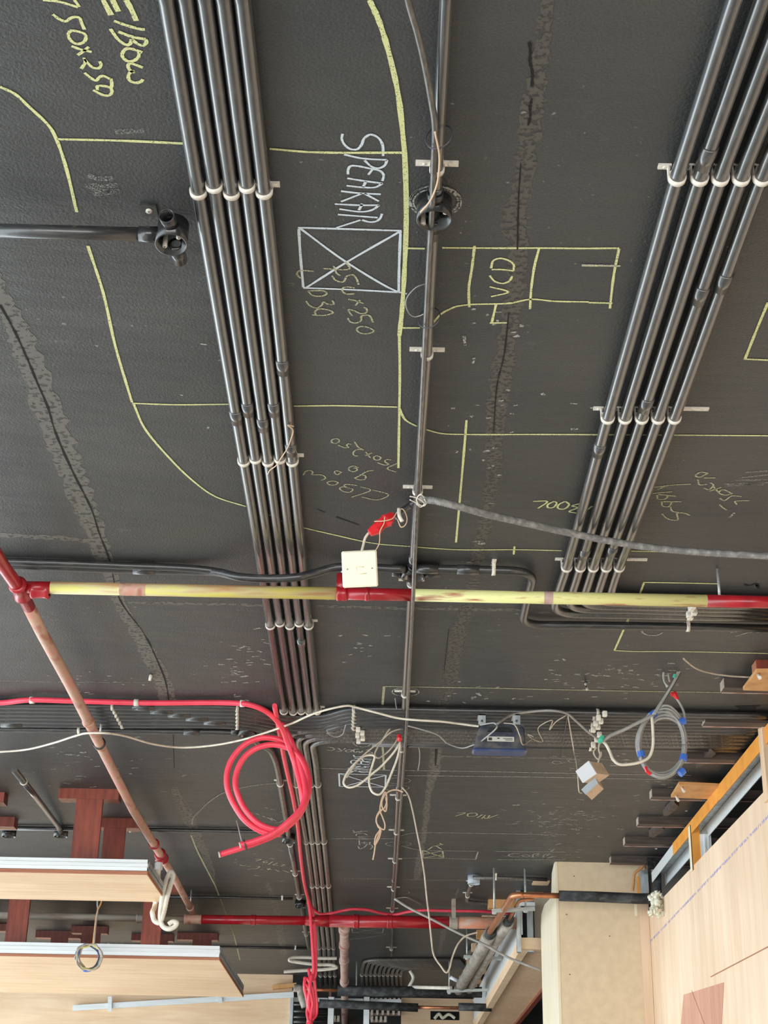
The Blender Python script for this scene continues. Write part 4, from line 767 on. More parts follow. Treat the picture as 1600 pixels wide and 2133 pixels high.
cable(path([(848, 1524, .02), (862, 1540, .02), (873, 1560, .02), (874, 1585, .02), (871, 1604, .02)], .02), .0022, 'cable_g', 'thin grey wire curving right of the middle conduit by the bank', 'wire', 'wire')
cable(path([(681, 1522, .05), (688, 1531, .05), (700, 1535, .05), (712, 1531, .05), (718, 1518, .05), (720, 1510, .05)], .05), .0020, 'cable_g', 'small grey wire arc over the conduit bank', 'wire', 'wire')
cable(path([(612, 888, .030), (600, 886, .034), (610, 895, .034), (606, 915, .034), (598, 935, .034), (585, 955, .034), (575, 970, .034), (562, 980, .034), (558, 988, .034)], .034), .0013, 'string', 'tan string across the left conduit bundle', 'string', 'string')
cable(path([(1424, 1372, .02), (1450, 1392, .03), (1480, 1402, .03), (1520, 1408, .03), (1570, 1411, .03)], .03), .0030, 'cable_t', 'tan cable running from the hole to the timber block at right')
# coil of cables at right
YK = 4.95
root = thing('cable_coil', V(1380, 1545, YK), 'coiled bundle of grey cables bound with blue tape at right', 'cable coil')
for k in range(8):
    cx, cy = 1380+random.uniform(-4, 4), 1548+random.uniform(-3, 4); a, b = 46+random.uniform(-5, 5), 67+random.uniform(-7, 5)
    pts = [V(cx+a*math.cos(math.radians(t)), cy+b*math.sin(math.radians(t)), YK+.004*k-.015) for t in range(0, 361, 15)]
    put('loop', MB().tube(smooth(pts, 3), .0042, 8), 'cable_g' if k % 3 else 'cable_k' if k == 3 else 'cable_g', root)
for k in range(5):
    pts = [V(1360, 1490+4*k, YK), V(1372, 1474+6*k, YK-.01), V(1392, 1470+6.5*k, YK-.015), V(1410, 1484+5*k, YK-.01), V(1422, 1502+3*k, YK)]
    put('loop', MB().tube(smooth(pts, 6), .0045, 8), 'cable_g', root)
for (x, y, an) in ((1360, 1488, 50), (1421, 1503, 60), (1336, 1571, -10), (1424, 1578, 15), (1420, 1608, 50)):
    dd = Vector((math.cos(math.radians(an+90)), 0, math.sin(math.radians(an+90)))); c = V(x, y, YK-.01)
    put('blue_tape', MB().lathe([(.001, -.011), (.013, -.010), (.012, .010), (.001, .011)], c, Vector((math.sin(math.radians(an)), .1, math.cos(math.radians(an)))), 9, False), 'bluetape', root)
put('red_tape', MB().tube([V(1344, 1597, YK-.02), V(1348, 1607, YK-.02), V(1356, 1613, YK-.02)], .006, 6, False), 'redtape', root)
YH = 4.8
root = thing('cable_bundle', V(1420, 1372, YH), 'twisted bundle of grey cables hanging from a hole in the slab at right', 'cable bundle')
for k, pts in enumerate((((1424, 1371), (1420, 1390), (1405, 1420), (1390, 1445), (1375, 1470), (1364, 1488)), ((1418, 1373), (1412, 1400), (1398, 1430), (1380, 1458), (1360, 1488)), ((1425, 1369), (1423, 1385), (1415, 1405), (1398, 1435), (1370, 1480)),
        ((1420, 1371), (1400, 1373), (1388, 1388), (1382, 1405), (1385, 1422), (1392, 1430)), ((1418, 1369), (1398, 1378), (1384, 1398), (1384, 1415), (1390, 1432)), ((1395, 1385), (1392, 1400), (1395, 1420)))):
    put('strand', MB().tube(smooth([V(x, y, YH+.004*k) for x, y in pts], 6), .0032, 8), 'cable_g' if k != 2 else 'cable_k', root)
put('green_tape', MB().tube([V(1396, 1383, YH-.01), V(1391, 1392, YH-.01)], .0095, 8, False), 'greentape', root); put('green_tape', MB().tube([V(1406, 1405, YH-.01), V(1404, 1411, YH-.01)], .005, 8, False), 'greentape', root)
put('tie_stub', MB().tube([V(1414, 1376, YH-.01), V(1425, 1372, YH-.01), V(1434, 1367, YH-.01)], .004, 8), 'cable_t', root)
root = thing('taped_cable_end', V(1403, 1447, YK), 'short dark cable with a red taped tip above the grey coil', 'cable')
put('red_tape', MB().tube([V(1398, 1447, YK), V(1405, 1445, YK), V(1411, 1455, YK), V(1414, 1460, YK)], .007, 7, False, rad=[.007, .010, .006, .003]), 'redtape', root)
put('cable_length', MB().tube(smooth([V(1408, 1452, YK), V(1418, 1468, YK), V(1425, 1485, YK), V(1427, 1500, YK)], 6), .0042, 8), 'cable_g', root)
cable([V(x, y, YK-.03) for x, y in ((1362, 1489), (1330, 1505), (1300, 1520), (1270, 1533), (1254, 1545))], .0060, 'cable_g', 'grey cable pulled from the coil to the green tape')
cable([V(x, y, YK-.03) for x, y in ((1358, 1492), (1360, 1520), (1360, 1555), (1352, 1577), (1335, 1587), (1310, 1592), (1290, 1592), (1278, 1583), (1270, 1565), (1262, 1550), (1256, 1545))], .0050, 'cable_w', 'pale cable drooping from the green tape round inside the coil')
put('green_tape_wrap', MB().tube([V(1256, 1533, YK-.04), V(1252, 1541, YK-.04), V(1248, 1548, YK-.04)], .008, 8, False, rad=[.006, .009, .006]), 'greentape', None, 'green tape binding cables right of the floodlight', 'tape')
YD = 4.9
cable([V(x, y, YD) for x, y in ((1249, 1548), (1247, 1560), (1250, 1572), (1248, 1580), (1246, 1590))], .0028, 'cable_t', 'short tan cable holding up the dangling boxes')
cable([V(x, y, YD) for x, y in ((1243, 1557), (1237, 1565), (1239, 1574), (1246, 1581), (1252, 1574), (1252, 1566))], .0026, 'cable_t', 'small tan cable loop above the dangling boxes')
root = thing('outlet_box', V(1236, 1608, YD), 'white faced beige outlet box dangling on a wire', 'outlet box')
c = V(1236, 1608, YD); axx = Vector((.80, -.12, .56)).normalized(); ayy = Vector((-.50, -.42, .74)); ayy = (ayy-axx*ayy.dot(axx)).normalized(); azz = axx.cross(ayy)
s0 = 1 if azz.dot(CAM-c) > 0 else -1
# faces built from the visible corners
def corner_box(root, F, back, m_face, m_side, nf='face_plate', ns='back_box'):
    n = len(F); put(ns, MB().prism(F, back), m_side, root)
    cc = sum(F, Vector())/n; k = Vector(back).normalized()*.005
    put(nf, MB().prism([cc+(p-cc)*1.04-k for p in F], k*1.02), m_face, root)
F = [V(1202, 1607, YD-.03), V(1228, 1586, YD-.03), V(1243, 1611, YD-.045), V(1216, 1630, YD-.045)]
corner_box(root, F, (.046, .035, .004), 'whitebox', 'beigebox')
root = thing('outlet_box', V(1228, 1640, YD), 'pale grey faced box hanging tilted below the white faced box', 'outlet box')
F = [V(1213, 1646, YD-.03), V(1240, 1620, YD-.03), V(1246, 1632, YD-.035), V(1221, 1655, YD-.035)]
corner_box(root, F, (.022, .03, -.010), 'greybox', 'beigebox')
# clips standing on the bank at right
k = 0
for k, (x, y) in enumerate(((1260, 1487), (1247, 1495), (1252, 1502), (1241, 1507), (1246, 1514), (1236, 1520), (1249, 1530), (1243, 1540), (1236, 1551))):
    put('conduit_clip', MB().obox(P(x, y, .036), Vector((1, 0, 0)), Vector((0, 1, 0)), Vector((0, 0, 1)), .008, .009, .010, .002), 'clamp', None, 'small ivory clip of the zigzag above the dangling boxes, '+['first','second','third','fourth','fifth','sixth','seventh','eighth','ninth'][k]+' from the top', 'clip', 'ivory clips above the dangling boxes')
for k, (x, y) in enumerate(((746, 1520), (755, 1527), (745, 1532), (756, 1538), (747, 1544))):
    put('conduit_clip', MB().obox(P(x, y, .036), Vector((1, 0, 0)), Vector((0, 1, 0)), Vector((0, 0, 1)), .008, .010, .009, .002), 'clamp', None, 'small ivory clip on the bank above the chalk word SMOKE, '+['first','second','third','fourth','fifth','sixth','seventh','eighth','ninth'][k]+' from the top', 'clip', 'ivory clips above the chalk word SMOKE')
for x, y, k in ((1440, 1267, 1), (1446, 1275, 2), (1436, 1280, 3), (1444, 1262, 0), (1438, 1285, 4)):
    put('conduit_clip', MB().obox(P(x, y, .045), Vector((1, 0, 0)), Vector((0, 1, 0)), Vector((0, 0, 1)), .008, .010, .009, .002), 'clamp', None, 'small ivory clip on the bent conduits below the cream pipe, '+['first','second','third','fourth','fifth','sixth','seventh','eighth','ninth'][k]+' from the top', 'clip', 'ivory clips below the cream pipe stretch')
for (x, y, x2, y2, lab) in ((1221, 1425, 1223, 1437, 'ivory anchor plug sticking out of the slab right of centre'), (314, 1408, 312, 1418, 'tan anchor plug sticking out of the slab at left'), (1125, 1198, 1124, 1203, '')):
    if lab: put('anchor_plug', MB().tube([P(x, y, 0), P(x, y, .03), P(x2, y2, .045)], .005, 8), 'clamp', None, lab, 'anchor plug')
# ------------------------------------------------------------------ floodlight
YF = 5.1
root = thing('floodlight', V(1042, 1550, YF), 'navy floodlight housing hanging under the conduit bank with a white sticker', 'floodlight')
a, b, c2, d2 = V(985, 1557, YF), V(1098, 1560, YF), V(1096, 1574, YF), V(988, 1572, YF)
ta, tb = V(999, 1504, YF+.03), V(1090, 1507, YF+.03)
zt, zm = (ta.z+tb.z)/2, (a.z+b.z)/2; zb2 = zm-.010
r_ = ray(1042, 1575); dp = r_.y*((zb2-CAM.z)/r_.z)-YF
def rrect(x0, x1, y0, y1, z, c):
    pts = []
    for (cx, cy, s) in ((x1-c, y1-c, 0), (x0+c, y1-c, 90), (x0+c, y0+c, 180), (x1-c, y0+c, 270)):
        for k in range(4): t = math.radians(s+30*k); pts.append(Vector((cx+c*math.cos(t), cy+c*math.sin(t), z)))
    return pts
def loft(rings):
    n = len(rings[0]); mb = MB(); vs = [p for r_ in rings for p in r_]
    fs = [(i*n+j, i*n+(j+1) % n, (i+1)*n+(j+1) % n, (i+1)*n+j) for i in range(len(rings)-1) for j in range(n)]
    fs += [tuple(reversed(range(n))), tuple(range((len(rings)-1)*n, len(rings)*n))]
    return mb.add(vs, fs)
put('rim', loft([rrect(a.x, b.x, YF, YF+dp, zm, .012), rrect(a.x-.001, b.x+.001, YF-.002, YF+dp, (zm+zb2)/2, .014), rrect(a.x+.005, b.x-.005, YF+.004, YF+dp-.004, zb2, .012)]), 'blue', root)
put('housing', loft([rrect(ta.x, tb.x, YF+.045, YF+dp-.02, zt, .015), rrect(ta.x-.004, tb.x+.004, YF+.03, YF+dp-.01, zt-.02, .015), rrect(a.x+.002, b.x-.002, YF+.002, YF+dp-.002, zm, .012)]), 'bluedk', root)
def onface(u, v, off=.002):  # on the sloping near face
    p = V(u, v, YF+.03); f = (p.z-zm)/max(1e-6, (zt-.02-zm)); Y = YF+.002+.028*max(0, min(1, f))-off; return V(u, v, Y)
st = put('sticker', MB().add([onface(1015, 1534), onface(1071, 1535), onface(1071, 1545), onface(1015, 1544)], [(0, 1, 2, 3)]), 'paper', root)
put('printing', MB().add([onface(1017.5, 1536, .003), onface(1025, 1536, .003), onface(1025, 1542, .003), onface(1017.5, 1542, .003)], [(0, 1, 2, 3)]).add([onface(1048, 1537.5, .003), onface(1068, 1537.7, .003), onface(1068, 1539, .003), onface(1048, 1538.8, .003)], [(0, 1, 2, 3)]).add([onface(1052, 1540.5, .003), onface(1068, 1540.7, .003), onface(1068, 1542, .003), onface(1052, 1541.8, .003)], [(0, 1, 2, 3)]).add([onface(1036, 1536.6, .003), onface(1041, 1536.7, .003), onface(1041, 1539, .003), onface(1036, 1539, .003)], [(0, 1, 2, 3)]), 'ink', st)
put('vent_fins', loft([rrect(V(1016, 1515, YF).x, V(1068, 1515, YF).x, YF+.012, YF+.03, V(1040, 1521, YF).z, .003), rrect(V(1020, 1512, YF).x, V(1064, 1512, YF).x, YF+.02, YF+.04, V(1040, 1511, YF).z, .003)]), 'foam', root)
for x in (1004, 1076):
    p0, p1, p2 = V(x-8, 1490, YF+.035), V(x+7, 1490, YF+.035), V(x+7, 1509, YF+.02)
    mb = MB().box((p0.x, YF+.02, p2.z), (p1.x, YF+.024, p0.z)).box((p0.x, YF+.02, p0.z-.004), (p1.x, YF+.09, p0.z))
    br = put('bracket_arm', mb, 'galv', root)
    put('bolt', MB().lathe([(.0002, .003), (.004, .003), (.004, 0)], V(x, 1502, YF+.02), (0, -1, 0), 10), 'ink', br)
put('wrapping', MB().tube([V(988, 1515, YF-.002), V(985, 1540, YF-.002), V(984, 1556, YF-.002)], .003, 6), 'blue', root) if False else None
# ================================================================== LEFT BULKHEADS
def Z(x, y, Y): return V(x, y, Y).z
def bulkhead(Yn, xr, ytop, ybot, far, label, ridges=3):
    pr = V(xr, ytop, Yn); zt_ = pr.z; zb_ = V(xr, ybot, Yn).z; r = ray(*far); t = (zb_-CAM.z)/r.z; pf = CAM+r*t; Yf = pf.y; xR = pr.x; XL = -3.6
    root = thing('bulkhead', Vector((xR-1, Yn, zb_)), label, 'bulkhead')
    put('bottom_board', MB().box((XL, Yn+.004, zb_), (xR, Yf, zb_+.014)), 'ply', root, 'pale plywood underside')
    put('edge_band', MB().box((XL, Yn+.001, zb_-.0005), (xR+.002, Yn+.006, zb_+.0145)), 'plyedge', root)
    put('end_band', MB().box((xR, Yn+.004, zb_), (xR+.004, Yf, zb_+.016)), 'plyedge', root, 'dark red brown board edge')
    mb = MB(); h = (zt_-zb_-.016)
    for k in range(ridges):
        z0_ = zb_+.016+h*k/ridges; mb.box((XL, Yn-(.004 if k % 2 else .0), z0_), (xR+(.002 if k % 2 else 0), Yn+.03, z0_+h/ridges-.0015))
    mb.box((XL, Yn+.004, zb_+.016), (xR, Yn+.028, zt_-.001))
    put('front_trim', mb, 'galvw', root, 'white galvanised front trim')
    mb = MB()
    for k in range(2):
        z0_ = zb_+.016+h*k/2; mb.box((xR-.03, Yn+.031, z0_), (xR+(.003 if k else 0), Yf, z0_+h/2-.003))
    put('end_trim', mb, 'galv', root)
    put('top_board', MB().box((XL, Yn+.031, zt_-.012), (xR-.031, Yf, zt_-.002)), 'ply', root)
    return zb_, zt_, xR, Yf
YA = 6.45
zA0, zA1, xA, YAf = bulkhead(YA, 308, 1790, 1822, (336, 1879), 'upper plywood bulkhead with white metal front hanging at left')
YBk = 8.72
zB0, zB1, xB, YBf = bulkhead(YBk, 458, 1970, 2000, (496, 2077), 'lower plywood bulkhead with white metal front hanging at bottom left')
def hanger(x0, x1, yc, bx0, bx1, bb0, bb1, yb, label, zend, dark=False):
    Y = P((x0+x1)/2, yc, 0).y; m = 'redtimber'
    A = V(x0, yc, Y); B = V(x1, yc, Y)
    root = thing('timber_hanger', Vector(((A.x+B.x)/2, Y, CEIL)), label, 'timber hanger')
    put('head_plate', MB().box((A.x, Y-.02, CEIL-.045), (B.x, Y+.055, CEIL)), m, root)
    w0, w1 = V(bx0, yc+12, Y), V(bx1, yc+12, Y); 
    put('post', MB().box((w0.x, Y-.012, zend), (w1.x, Y+.012, CEIL-.045)), m, root)
hanger(125, 250, 1645, 161, 216, 0, 0, 0, 'red brown timber T hanger standing on the upper bulkhead, front one', zA1)
hanger(210, 292, 1706, 218, 263, 0, 0, 0, 'red brown timber T hanger just behind the front one on the upper bulkhead', zA1)
hanger(-50, 12, 1652, -30, -5, 0, 0, 0, 'timber hanger plate at the left edge, upper of two', zA1)
hanger(-50, 33, 1703, -40, -8, 0, 0, 0, 'timber hanger plate at the left edge, lower of two', zA1)
for bx0, bx1, yc, lab in ((23, 66, 1842, 'red timber post above the lower bulkhead, near its left end'), (302, 342, 1842, 'red timber post above the lower bulkhead, behind the white loops')):
    hanger(bx0-30, bx1+30, yc, bx0, bx1, 0, 0, 0, lab, zB1)
for x0_, x1_, bx0, bx1, yc, lab in ((76, 168, 107, 142, 1940, 'dark timber hanger low under the slab, leftmost of the far row'), (150, 225, 171, 210, 1930, 'dark timber hanger behind the coloured wires'), (275, 362, 320, 350, 1946, 'dark timber hanger behind the white loops in the far row'), (370, 455, 402, 441, 1944, 'dark timber hanger under the red main, rightmost of the far row'), (-50, 20, -40, -2, 1925, 'dark timber hanger at the left edge of the far row')):
    hanger(x0_, x1_, yc, bx0, bx1, 0, 0, 0, lab, zB1+.02)
# third bulkhead strip and loose metal channel against far plywood
root = thing('metal_channel', V(152, 2100, 12.42), 'long white metal channel leaning across the far left plywood', 'channel')
put('rail', MB().beam(V(152, 2100, 12.42), V(612, 2072, 12.42), .035, .04), 'galvw', root)
put('bracket', MB().beam(V(229, 2076, 12.39), V(229, 2107, 12.39), .03, .012, Vector((0, 1, 0))), 'galvw', root)
put('bracket', MB().beam(V(459, 2078, 12.39), V(459, 2089, 12.39), .03, .012, Vector((0, 1, 0))), 'galvw', root)
root = thing('timber_scrap', V(600, 2045, 12.0), 'small brown timber scrap fixed at the top of the far left plywood', 'timber block')
put('block', MB().beam(V(568, 2057, 12.41), V(618, 2052, 12.41), .05, .03), 'plyorange', root)
# white flexible loops at the sprinkler drop
YW = 6.95
def flexloop(pts, Y, r_, label, m='cable_w'):
    q = smooth([V(x, y, Y if len(t) == 0 else Y+t[0]) for (x, y, *t) in pts], 12)
    dn = []
    for a, b in zip(q, q[1:]):
        n = max(1, int((b-a).length/.004)); dn += [a.lerp(b, k/n) for k in range(n)]
    return put('flexible_hose', MB().tube(dn, r_, 10, rad=[r_ if k % 2 else r_*.88 for k in range(len(dn))]), m, None, label, 'hose')
M['hose'] = mat('white_hose', (.82, .79, .70), (.66, .60, .50), rough=.45, scale=(20, 20, 20))
flexloop([(331, 1800), (330, 1815), (328, 1850, .1), (323, 1885, .15), (318, 1905), (322, 1918), (332, 1922), (340, 1905), (348, 1870), (355, 1845), (361, 1822), (356, 1816), (348, 1830), (340, 1860), (335, 1890), (334, 1915), (340, 1930), (352, 1935), (364, 1930), (368, 1922), (360, 1920), (350, 1926)], YW, .0115, 'white corrugated hose looped below the fire pipe at the end of the upper bulkhead', 'hose')
put('hose_nut', MB().tube([V(331, 1797, 6.95), V(330, 1812, 6.95)], .018, 6, False), 'galvw', None, 'white metal hose nut under the fire pipe tee', 'hose fitting')
flexloop([(702, 1996), (670, 1996), (630, 1994), (606, 1996), (603, 2000), (625, 2005), (660, 2009), (695, 2011), (701, 2015), (680, 2019), (640, 2021), (590, 2024)], 10.9, .012, 'white hose zigzagging left from the dusty pink stub pipe', 'hose')
# coloured wires
YV = 8.5
root = thing('wire_coil', V(185, 1992, YV), 'small ring of blue, yellow and grey wires hanging before the lower bulkhead', 'wire coil')
for k, (m, dx) in enumerate((('cable_t', 0), ('yellowpipe', 1.5), ('cable_g', -1.5), ('cable_t', 3), ('bluedk', -3), ('bluetape', .5))):
    rx_, ry_ = 24+random.uniform(-3, 3), 28+random.uniform(-4, 3); wob = [random.uniform(.88, 1.08) for q_ in range(18)]; wob.append(wob[0])
    put('loop', MB().tube(smooth([V(185+dx+wob[t//20]*rx_*math.cos(math.radians(t)), 1994+wob[t//20]*ry_*math.sin(math.radians(t)), YV+.006*k) for t in range(0, 361, 20)], 4), .0044, 7), m, root)
for k, m in enumerate(('plyorange', 'cable_g')):
    put('lead', MB().tube(smooth([Vector((V(214, 1840, YV).x, YV, CEIL)), V(211+k*-8, 1880, YV), V(204, 1895, YV), V(200+k, 1915, YV), V(197+k*1.5, 1940, YV), V(194+k*2, 1966, YV)], 6), .0045, 7), m, root)
# ================================================================== RIGHT: TRACK, COLUMN, TIMBER
zc = CEIL-.035
def tr(x, y): return VX(x, y, XW)
root = thing('wall_track', Vector((XW, 5, zc)), 'orange painted steel head track fixed under the slab at right', 'steel track')
t0, t1 = tr(1640, 1370), tr(1338, 1826)
zt2, zb3 = CEIL-.012, CEIL-.062
put('track_face', MB().beam((XW-.002, 6.1, CEIL-.075), (XW-.002, 7.15, CEIL-.085), .003, .055).beam((XW-.002, 3.6, CEIL-.055), (XW-.002, 6.1, CEIL-.075), .003, .062), 'orange', root, 'orange painted face')
put('track_face', MB().beam((XW-.002, 7.15, CEIL-.085), (XW-.002, YC-.15, CEIL-.10), .003, .05), 'galvw', root)
put('track_web', MB().beam((XW+.035, 3.6, CEIL-.055+.028), (XW+.035, YC-.12, CEIL-.075), .072, .003), 'galv', root)
put('track_flange', MB().beam((XW+.07, 3.6, CEIL-.06), (XW+.07, YC-.12, CEIL-.105), .003, .055), 'galvw', root)
sp_ = tr(1437, 1668)
root = thing('steel_stud', Vector((XW, sp_.y, ztop)), 'vertical stud between the head track and the plywood, orange front and galvanised side', 'steel stud')
put('stud_face', MB().box((XW-.006, sp_.y, ztop-.02), (XW+.034, sp_.y+.003, CEIL-.07)), 'orange', root, 'orange front')
put('stud_web', MB().box((XW+.034, sp_.y-.004, ztop-.02), (XW+.082, sp_.y+.002, CEIL-.11)).box((XW+.05, sp_.y-.010, ztop-.02), (XW+.056, sp_.y, CEIL-.11)).box((XW+.068, sp_.y-.008, ztop-.02), (XW+.072, sp_.y, CEIL-.11)), 'galvw', root)
put('stud_flange', MB().box((XW-.006, sp_.y, ztop-.02), (XW-.003, sp_.y+.05, CEIL-.07)), 'cream', root)
# white screws/tags on the track
for k_, (x, y, x2, y2) in enumerate(((1544, 1507, 1551, 1521), (1497, 1570, 1504, 1585), (1457, 1626, 1464, 1644), (1423, 1673, 1430, 1688), (1563, 1440, 1562, 1462), (1365, 1752, 1367, 1768))):
    p0, p1 = VX(x, y, XW-.012), VX(x2, y2, XW-.012); p1 = Vector((p0.x, p0.y, p1.z)) if False else p1
    put('plastic_anchor', MB().beam(p0, p1, .010, .010).obox(p0, Vector((1, 0, 0)), Vector((0, 1, 0)), Vector((0, 0, 1)), .007, .008, .004), 'clamp', None, 'white plastic anchor stuck on the orange head track, '+['second nearest the camera', 'third nearest the camera', 'just before the stud', 'right at the stud', 'nearest the camera under the amber plate', 'farthest and last'][k_], 'anchor', 'white anchors along the orange head track')
# timber post near right
pp = tr(1582, 1440)
root = thing('timber_post', Vector((XW, pp.y, ztop)), 'pale timber post at the right edge standing on the plywood partition', 'post')
put('post', MB().box((XW-.012, pp.y-.04, ztop-.05), (XW+.075, pp.y+.02, CEIL-.004)), 'palewood', root)
def block(xl, y0_, y1_, label, m='darktimber', yw=None, xr=XW+.5, hgt=.035, z=0):
    a = P(xl, y0_, 0); b = P(xl, y1_, hgt); Yn = a.y; Y2 = max(Yn+.045, P(xl, y1_, hgt).y)
    o = put('timber_block', MB().box((a.x, Yn, CEIL-hgt-z), (xr, Yn+.06, CEIL-z)), m, None, label, 'timber block')
    put('cut_end', MB().box((a.x-.0015, Yn+.002, CEIL-hgt-z+.002), (a.x, Yn+.058, CEIL-z-.002)), 'cable_t' if m == 'darktimber' else 'plyedge', o)
    if m == 'darktimber': put('worn_edge', MB().box((a.x+.002, Yn+.052, CEIL-hgt-z-.001), (xr-.25, Yn+.0605, CEIL-hgt-z+.006)), 'dustyprimer', o)
    return o
block(1575, 1374, 1394, 'short red brown timber block at the right edge under the slab', 'redtimber', xr=XW+.2, hgt=.045)
block(1508, 1411, 1430, 'dark timber packer left of the track, nearest the camera')
block(1468, 1484, 1502, 'dark timber packer left of the track beside the cable coil')
block(1426, 1562, 1572, 'brown timber packer just below the conduit bank', 'darktimber')
block(1358, 1642, 1665, 'dark timber packer with the amber plate on it')
block(1330, 1700, 1715, 'dark timber packer second from the column')
block(1302, 1742, 1755, 'dark timber packer next after the second from the column')
block(1273, 1782, 1793, 'dark timber packer nearest the column')
def plate(pts, d, label, m='plyorange'):
    q = [P(x, y, d) for x, y in pts]; root = put('plywood_plate', MB().prism(q, (0, 0, .012)), m, None, label, 'plywood plate'); return root
plate([(1548, 1438), (1576, 1400), (1640, 1400), (1640, 1441)], .05, 'amber plywood plate under the slab at the right edge')
plate([(1398, 1661), (1415, 1634), (1500, 1638), (1480, 1665)], .05, 'amber plywood plate across the head track above the stud')
for (x, y, x2, y2, lb) in ((1580, 1405, 1583, 1412, 'through the amber plate at the right edge'), (1421, 1640, 1425, 1649, 'in the middle of the amber plate above the stud'), (1409, 1658, 1413, 1668, 'at the lower edge of the amber plate above the stud')):
    put('plastic_anchor', MB().tube([P(x, y, .05), P(x2, y2, .075)], .006, 8), 'clamp', None, 'white plastic anchor '+lb, 'anchor', 'white anchors in the amber plates')
for pts, lab in ((((1481, 1560), (1492, 1570), (1462, 1597), (1450, 1600)), 'dark timber wedge between the cable coil and the track'), (((1405, 1672), (1415, 1680), (1392, 1700), (1382, 1700)), 'dark timber wedge below the amber plate'), (((1375, 1722), (1385, 1728), (1362, 1745), (1352, 1742)), 'dark timber wedge above the far end of the track')):
    q = [P(x, y, .03) for x, y in pts]; put('timber_wedge', MB().prism(q, (0, 0, .028)), 'darktimber', None, lab, 'timber wedge')
# fibreboard column
p0, p1 = V(1160, 1850, YC), V(1323, 1850, YC)
root = thing('column', Vector((p0.x, YC, 0)), 'boxed column with tan fibreboard front and cream side at bottom right', 'column')
put('front_board', MB().box((p0.x, YC, 0), (XW+.0, YC+.018, CEIL)), 'mdf', root, 'tan fibreboard front')
Yb = 8.68
poly = [Vector((p0.x-.006, YC-.002, 0)), Vector((p0.x-.006, Yb, 0)), Vector((p0.x-.006, Yb, CEIL-.20)), Vector((p0.x-.006, Yb-.05, CEIL-.14)), Vector((p0.x-.006, Yb-.22, CEIL-.12)), Vector((p0.x-.006, YC+.22, CEIL-.14)), Vector((p0.x-.006, YC+.16, CEIL-.03)), Vector((p0.x-.006, YC+.06, CEIL-.001)), Vector((p0.x-.006, YC-.002, CEIL-.001))]
put('side_board', MB().prism(poly, (.012, 0, 0)), 'cream', root, 'cream side board with a notched top')
mb = MB(); mb.box((XW-.05, YC-.004, 0), (XW-.002, YC-.001, CEIL-.0)); put('corner_strip', mb, 'plywall', root)
for s in ((1196, 1825), (1180, 1905), (1270, 1950), (1187, 2030)): 
    q = V(s[0], s[1], YC-.001); put('nail_mark', MB().lathe([(.0001, .001), (.003, .001), (.003, 0)], q, (0, -1, 0), 6), 'ink', root)
# timber packers between column and slab
for x0_, x1_, y0_, y1_, m, lab in ((1111, 1147, 1806, 1818, 'redtimber', 'top brown timber packer stacked beside the column head'), (1112, 1147, 1819, 1828, 'plyorange', 'middle timber packer stacked beside the column head'), (1112, 1146, 1829, 1836, 'palewood', 'lowest pale timber packer stacked beside the column head'), (1098, 1132, 1839, 1857, 'plyorange', 'brown timber block behind the stacked packers')):
    Yp = 8.4 if x0_ > 1100 else 8.75
    a, b = V(x0_, y0_, Yp), V(x1_, y1_, Yp); put('timber_packer', MB().box((a.x, Yp, b.z), (b.x, Yp+.12, min(a.z, CEIL-.001))), m, None, lab, 'timber packer')
# framing behind the column
root = thing('stud_frame', V(1100, 1930, 8.8), 'galvanised stud frame between the copper pipes and the cream column side', 'stud frame')
for x0_, x1_, Yp in ((1076, 1086, 8.72), (1097, 1112, 8.80)):
    a, b = V(x0_, 1868, Yp), V(x1_, 1975, Yp); put('stud', MB().box((a.x, Yp, b.z-.02), (b.x, Yp+.05, CEIL)), 'galv', root)
a, b = V(1112, 1862, 8.9), V(1130, 1975, 8.9); put('infill_board', MB().box((a.x, 8.9, b.z), (b.x+.1, 8.92, a.z)), 'cream', root)
a, b = V(1076, 1880, 8.71), V(1114, 1888, 8.71); put('rail', MB().box((a.x, 8.69, b.z), (b.x, 8.71, a.z)), 'galvw', root)
# soffit at the bottom right
Ys = 8.75
pn = V(1085, 1976, Ys); zs = pn.z
root = thing('soffit', pn, 'pale timber soffit frame running away beside the cream column at the bottom', 'soffit')
xs = pn.x
put('outer_batten', MB().box((xs, Ys, zs-.002), (xs+.045, 13.2, zs+.06)), 'ply', root)
put('front_batten', MB().box((xs+.045, Ys, zs-.002), (xs+.5, Ys+.06, zs+.06)), 'ply', root)
put('underside_board', MB().box((xs+.045, Ys+.06, zs+.02), (xs+.30, 13.2, zs+.032)), 'palewood', root)
put('inner_batten', MB().box((xs+.30, Ys+.06, zs-.002), (xs+.335, 13.2, zs+.05)), 'redtimber', root)
put('side_plate', MB().box((xs+.004, Ys, zs+.06), (xs+.012, 13.2, zs+.24)).box((xs-.004, Ys, zs+.06), (xs+.012, 13.2, zs+.075)).box((xs-.004, Ys, zs+.225), (xs+.012, 13.2, zs+.24)), 'galvw', root, 'shiny galvanised side plate')
for k in range(8):
    y = Ys+.25+k*.55; put('packer', MB().box((xs-.16, y, CEIL-.05), (xs+.012, y+.07, CEIL)), 'palewood' if k % 2 else 'plyorange', root)
    put('drop_stud', MB().box((xs+.013, y, zs+.2), (xs+.03, y+.05, CEIL-.05)), 'galv', root)
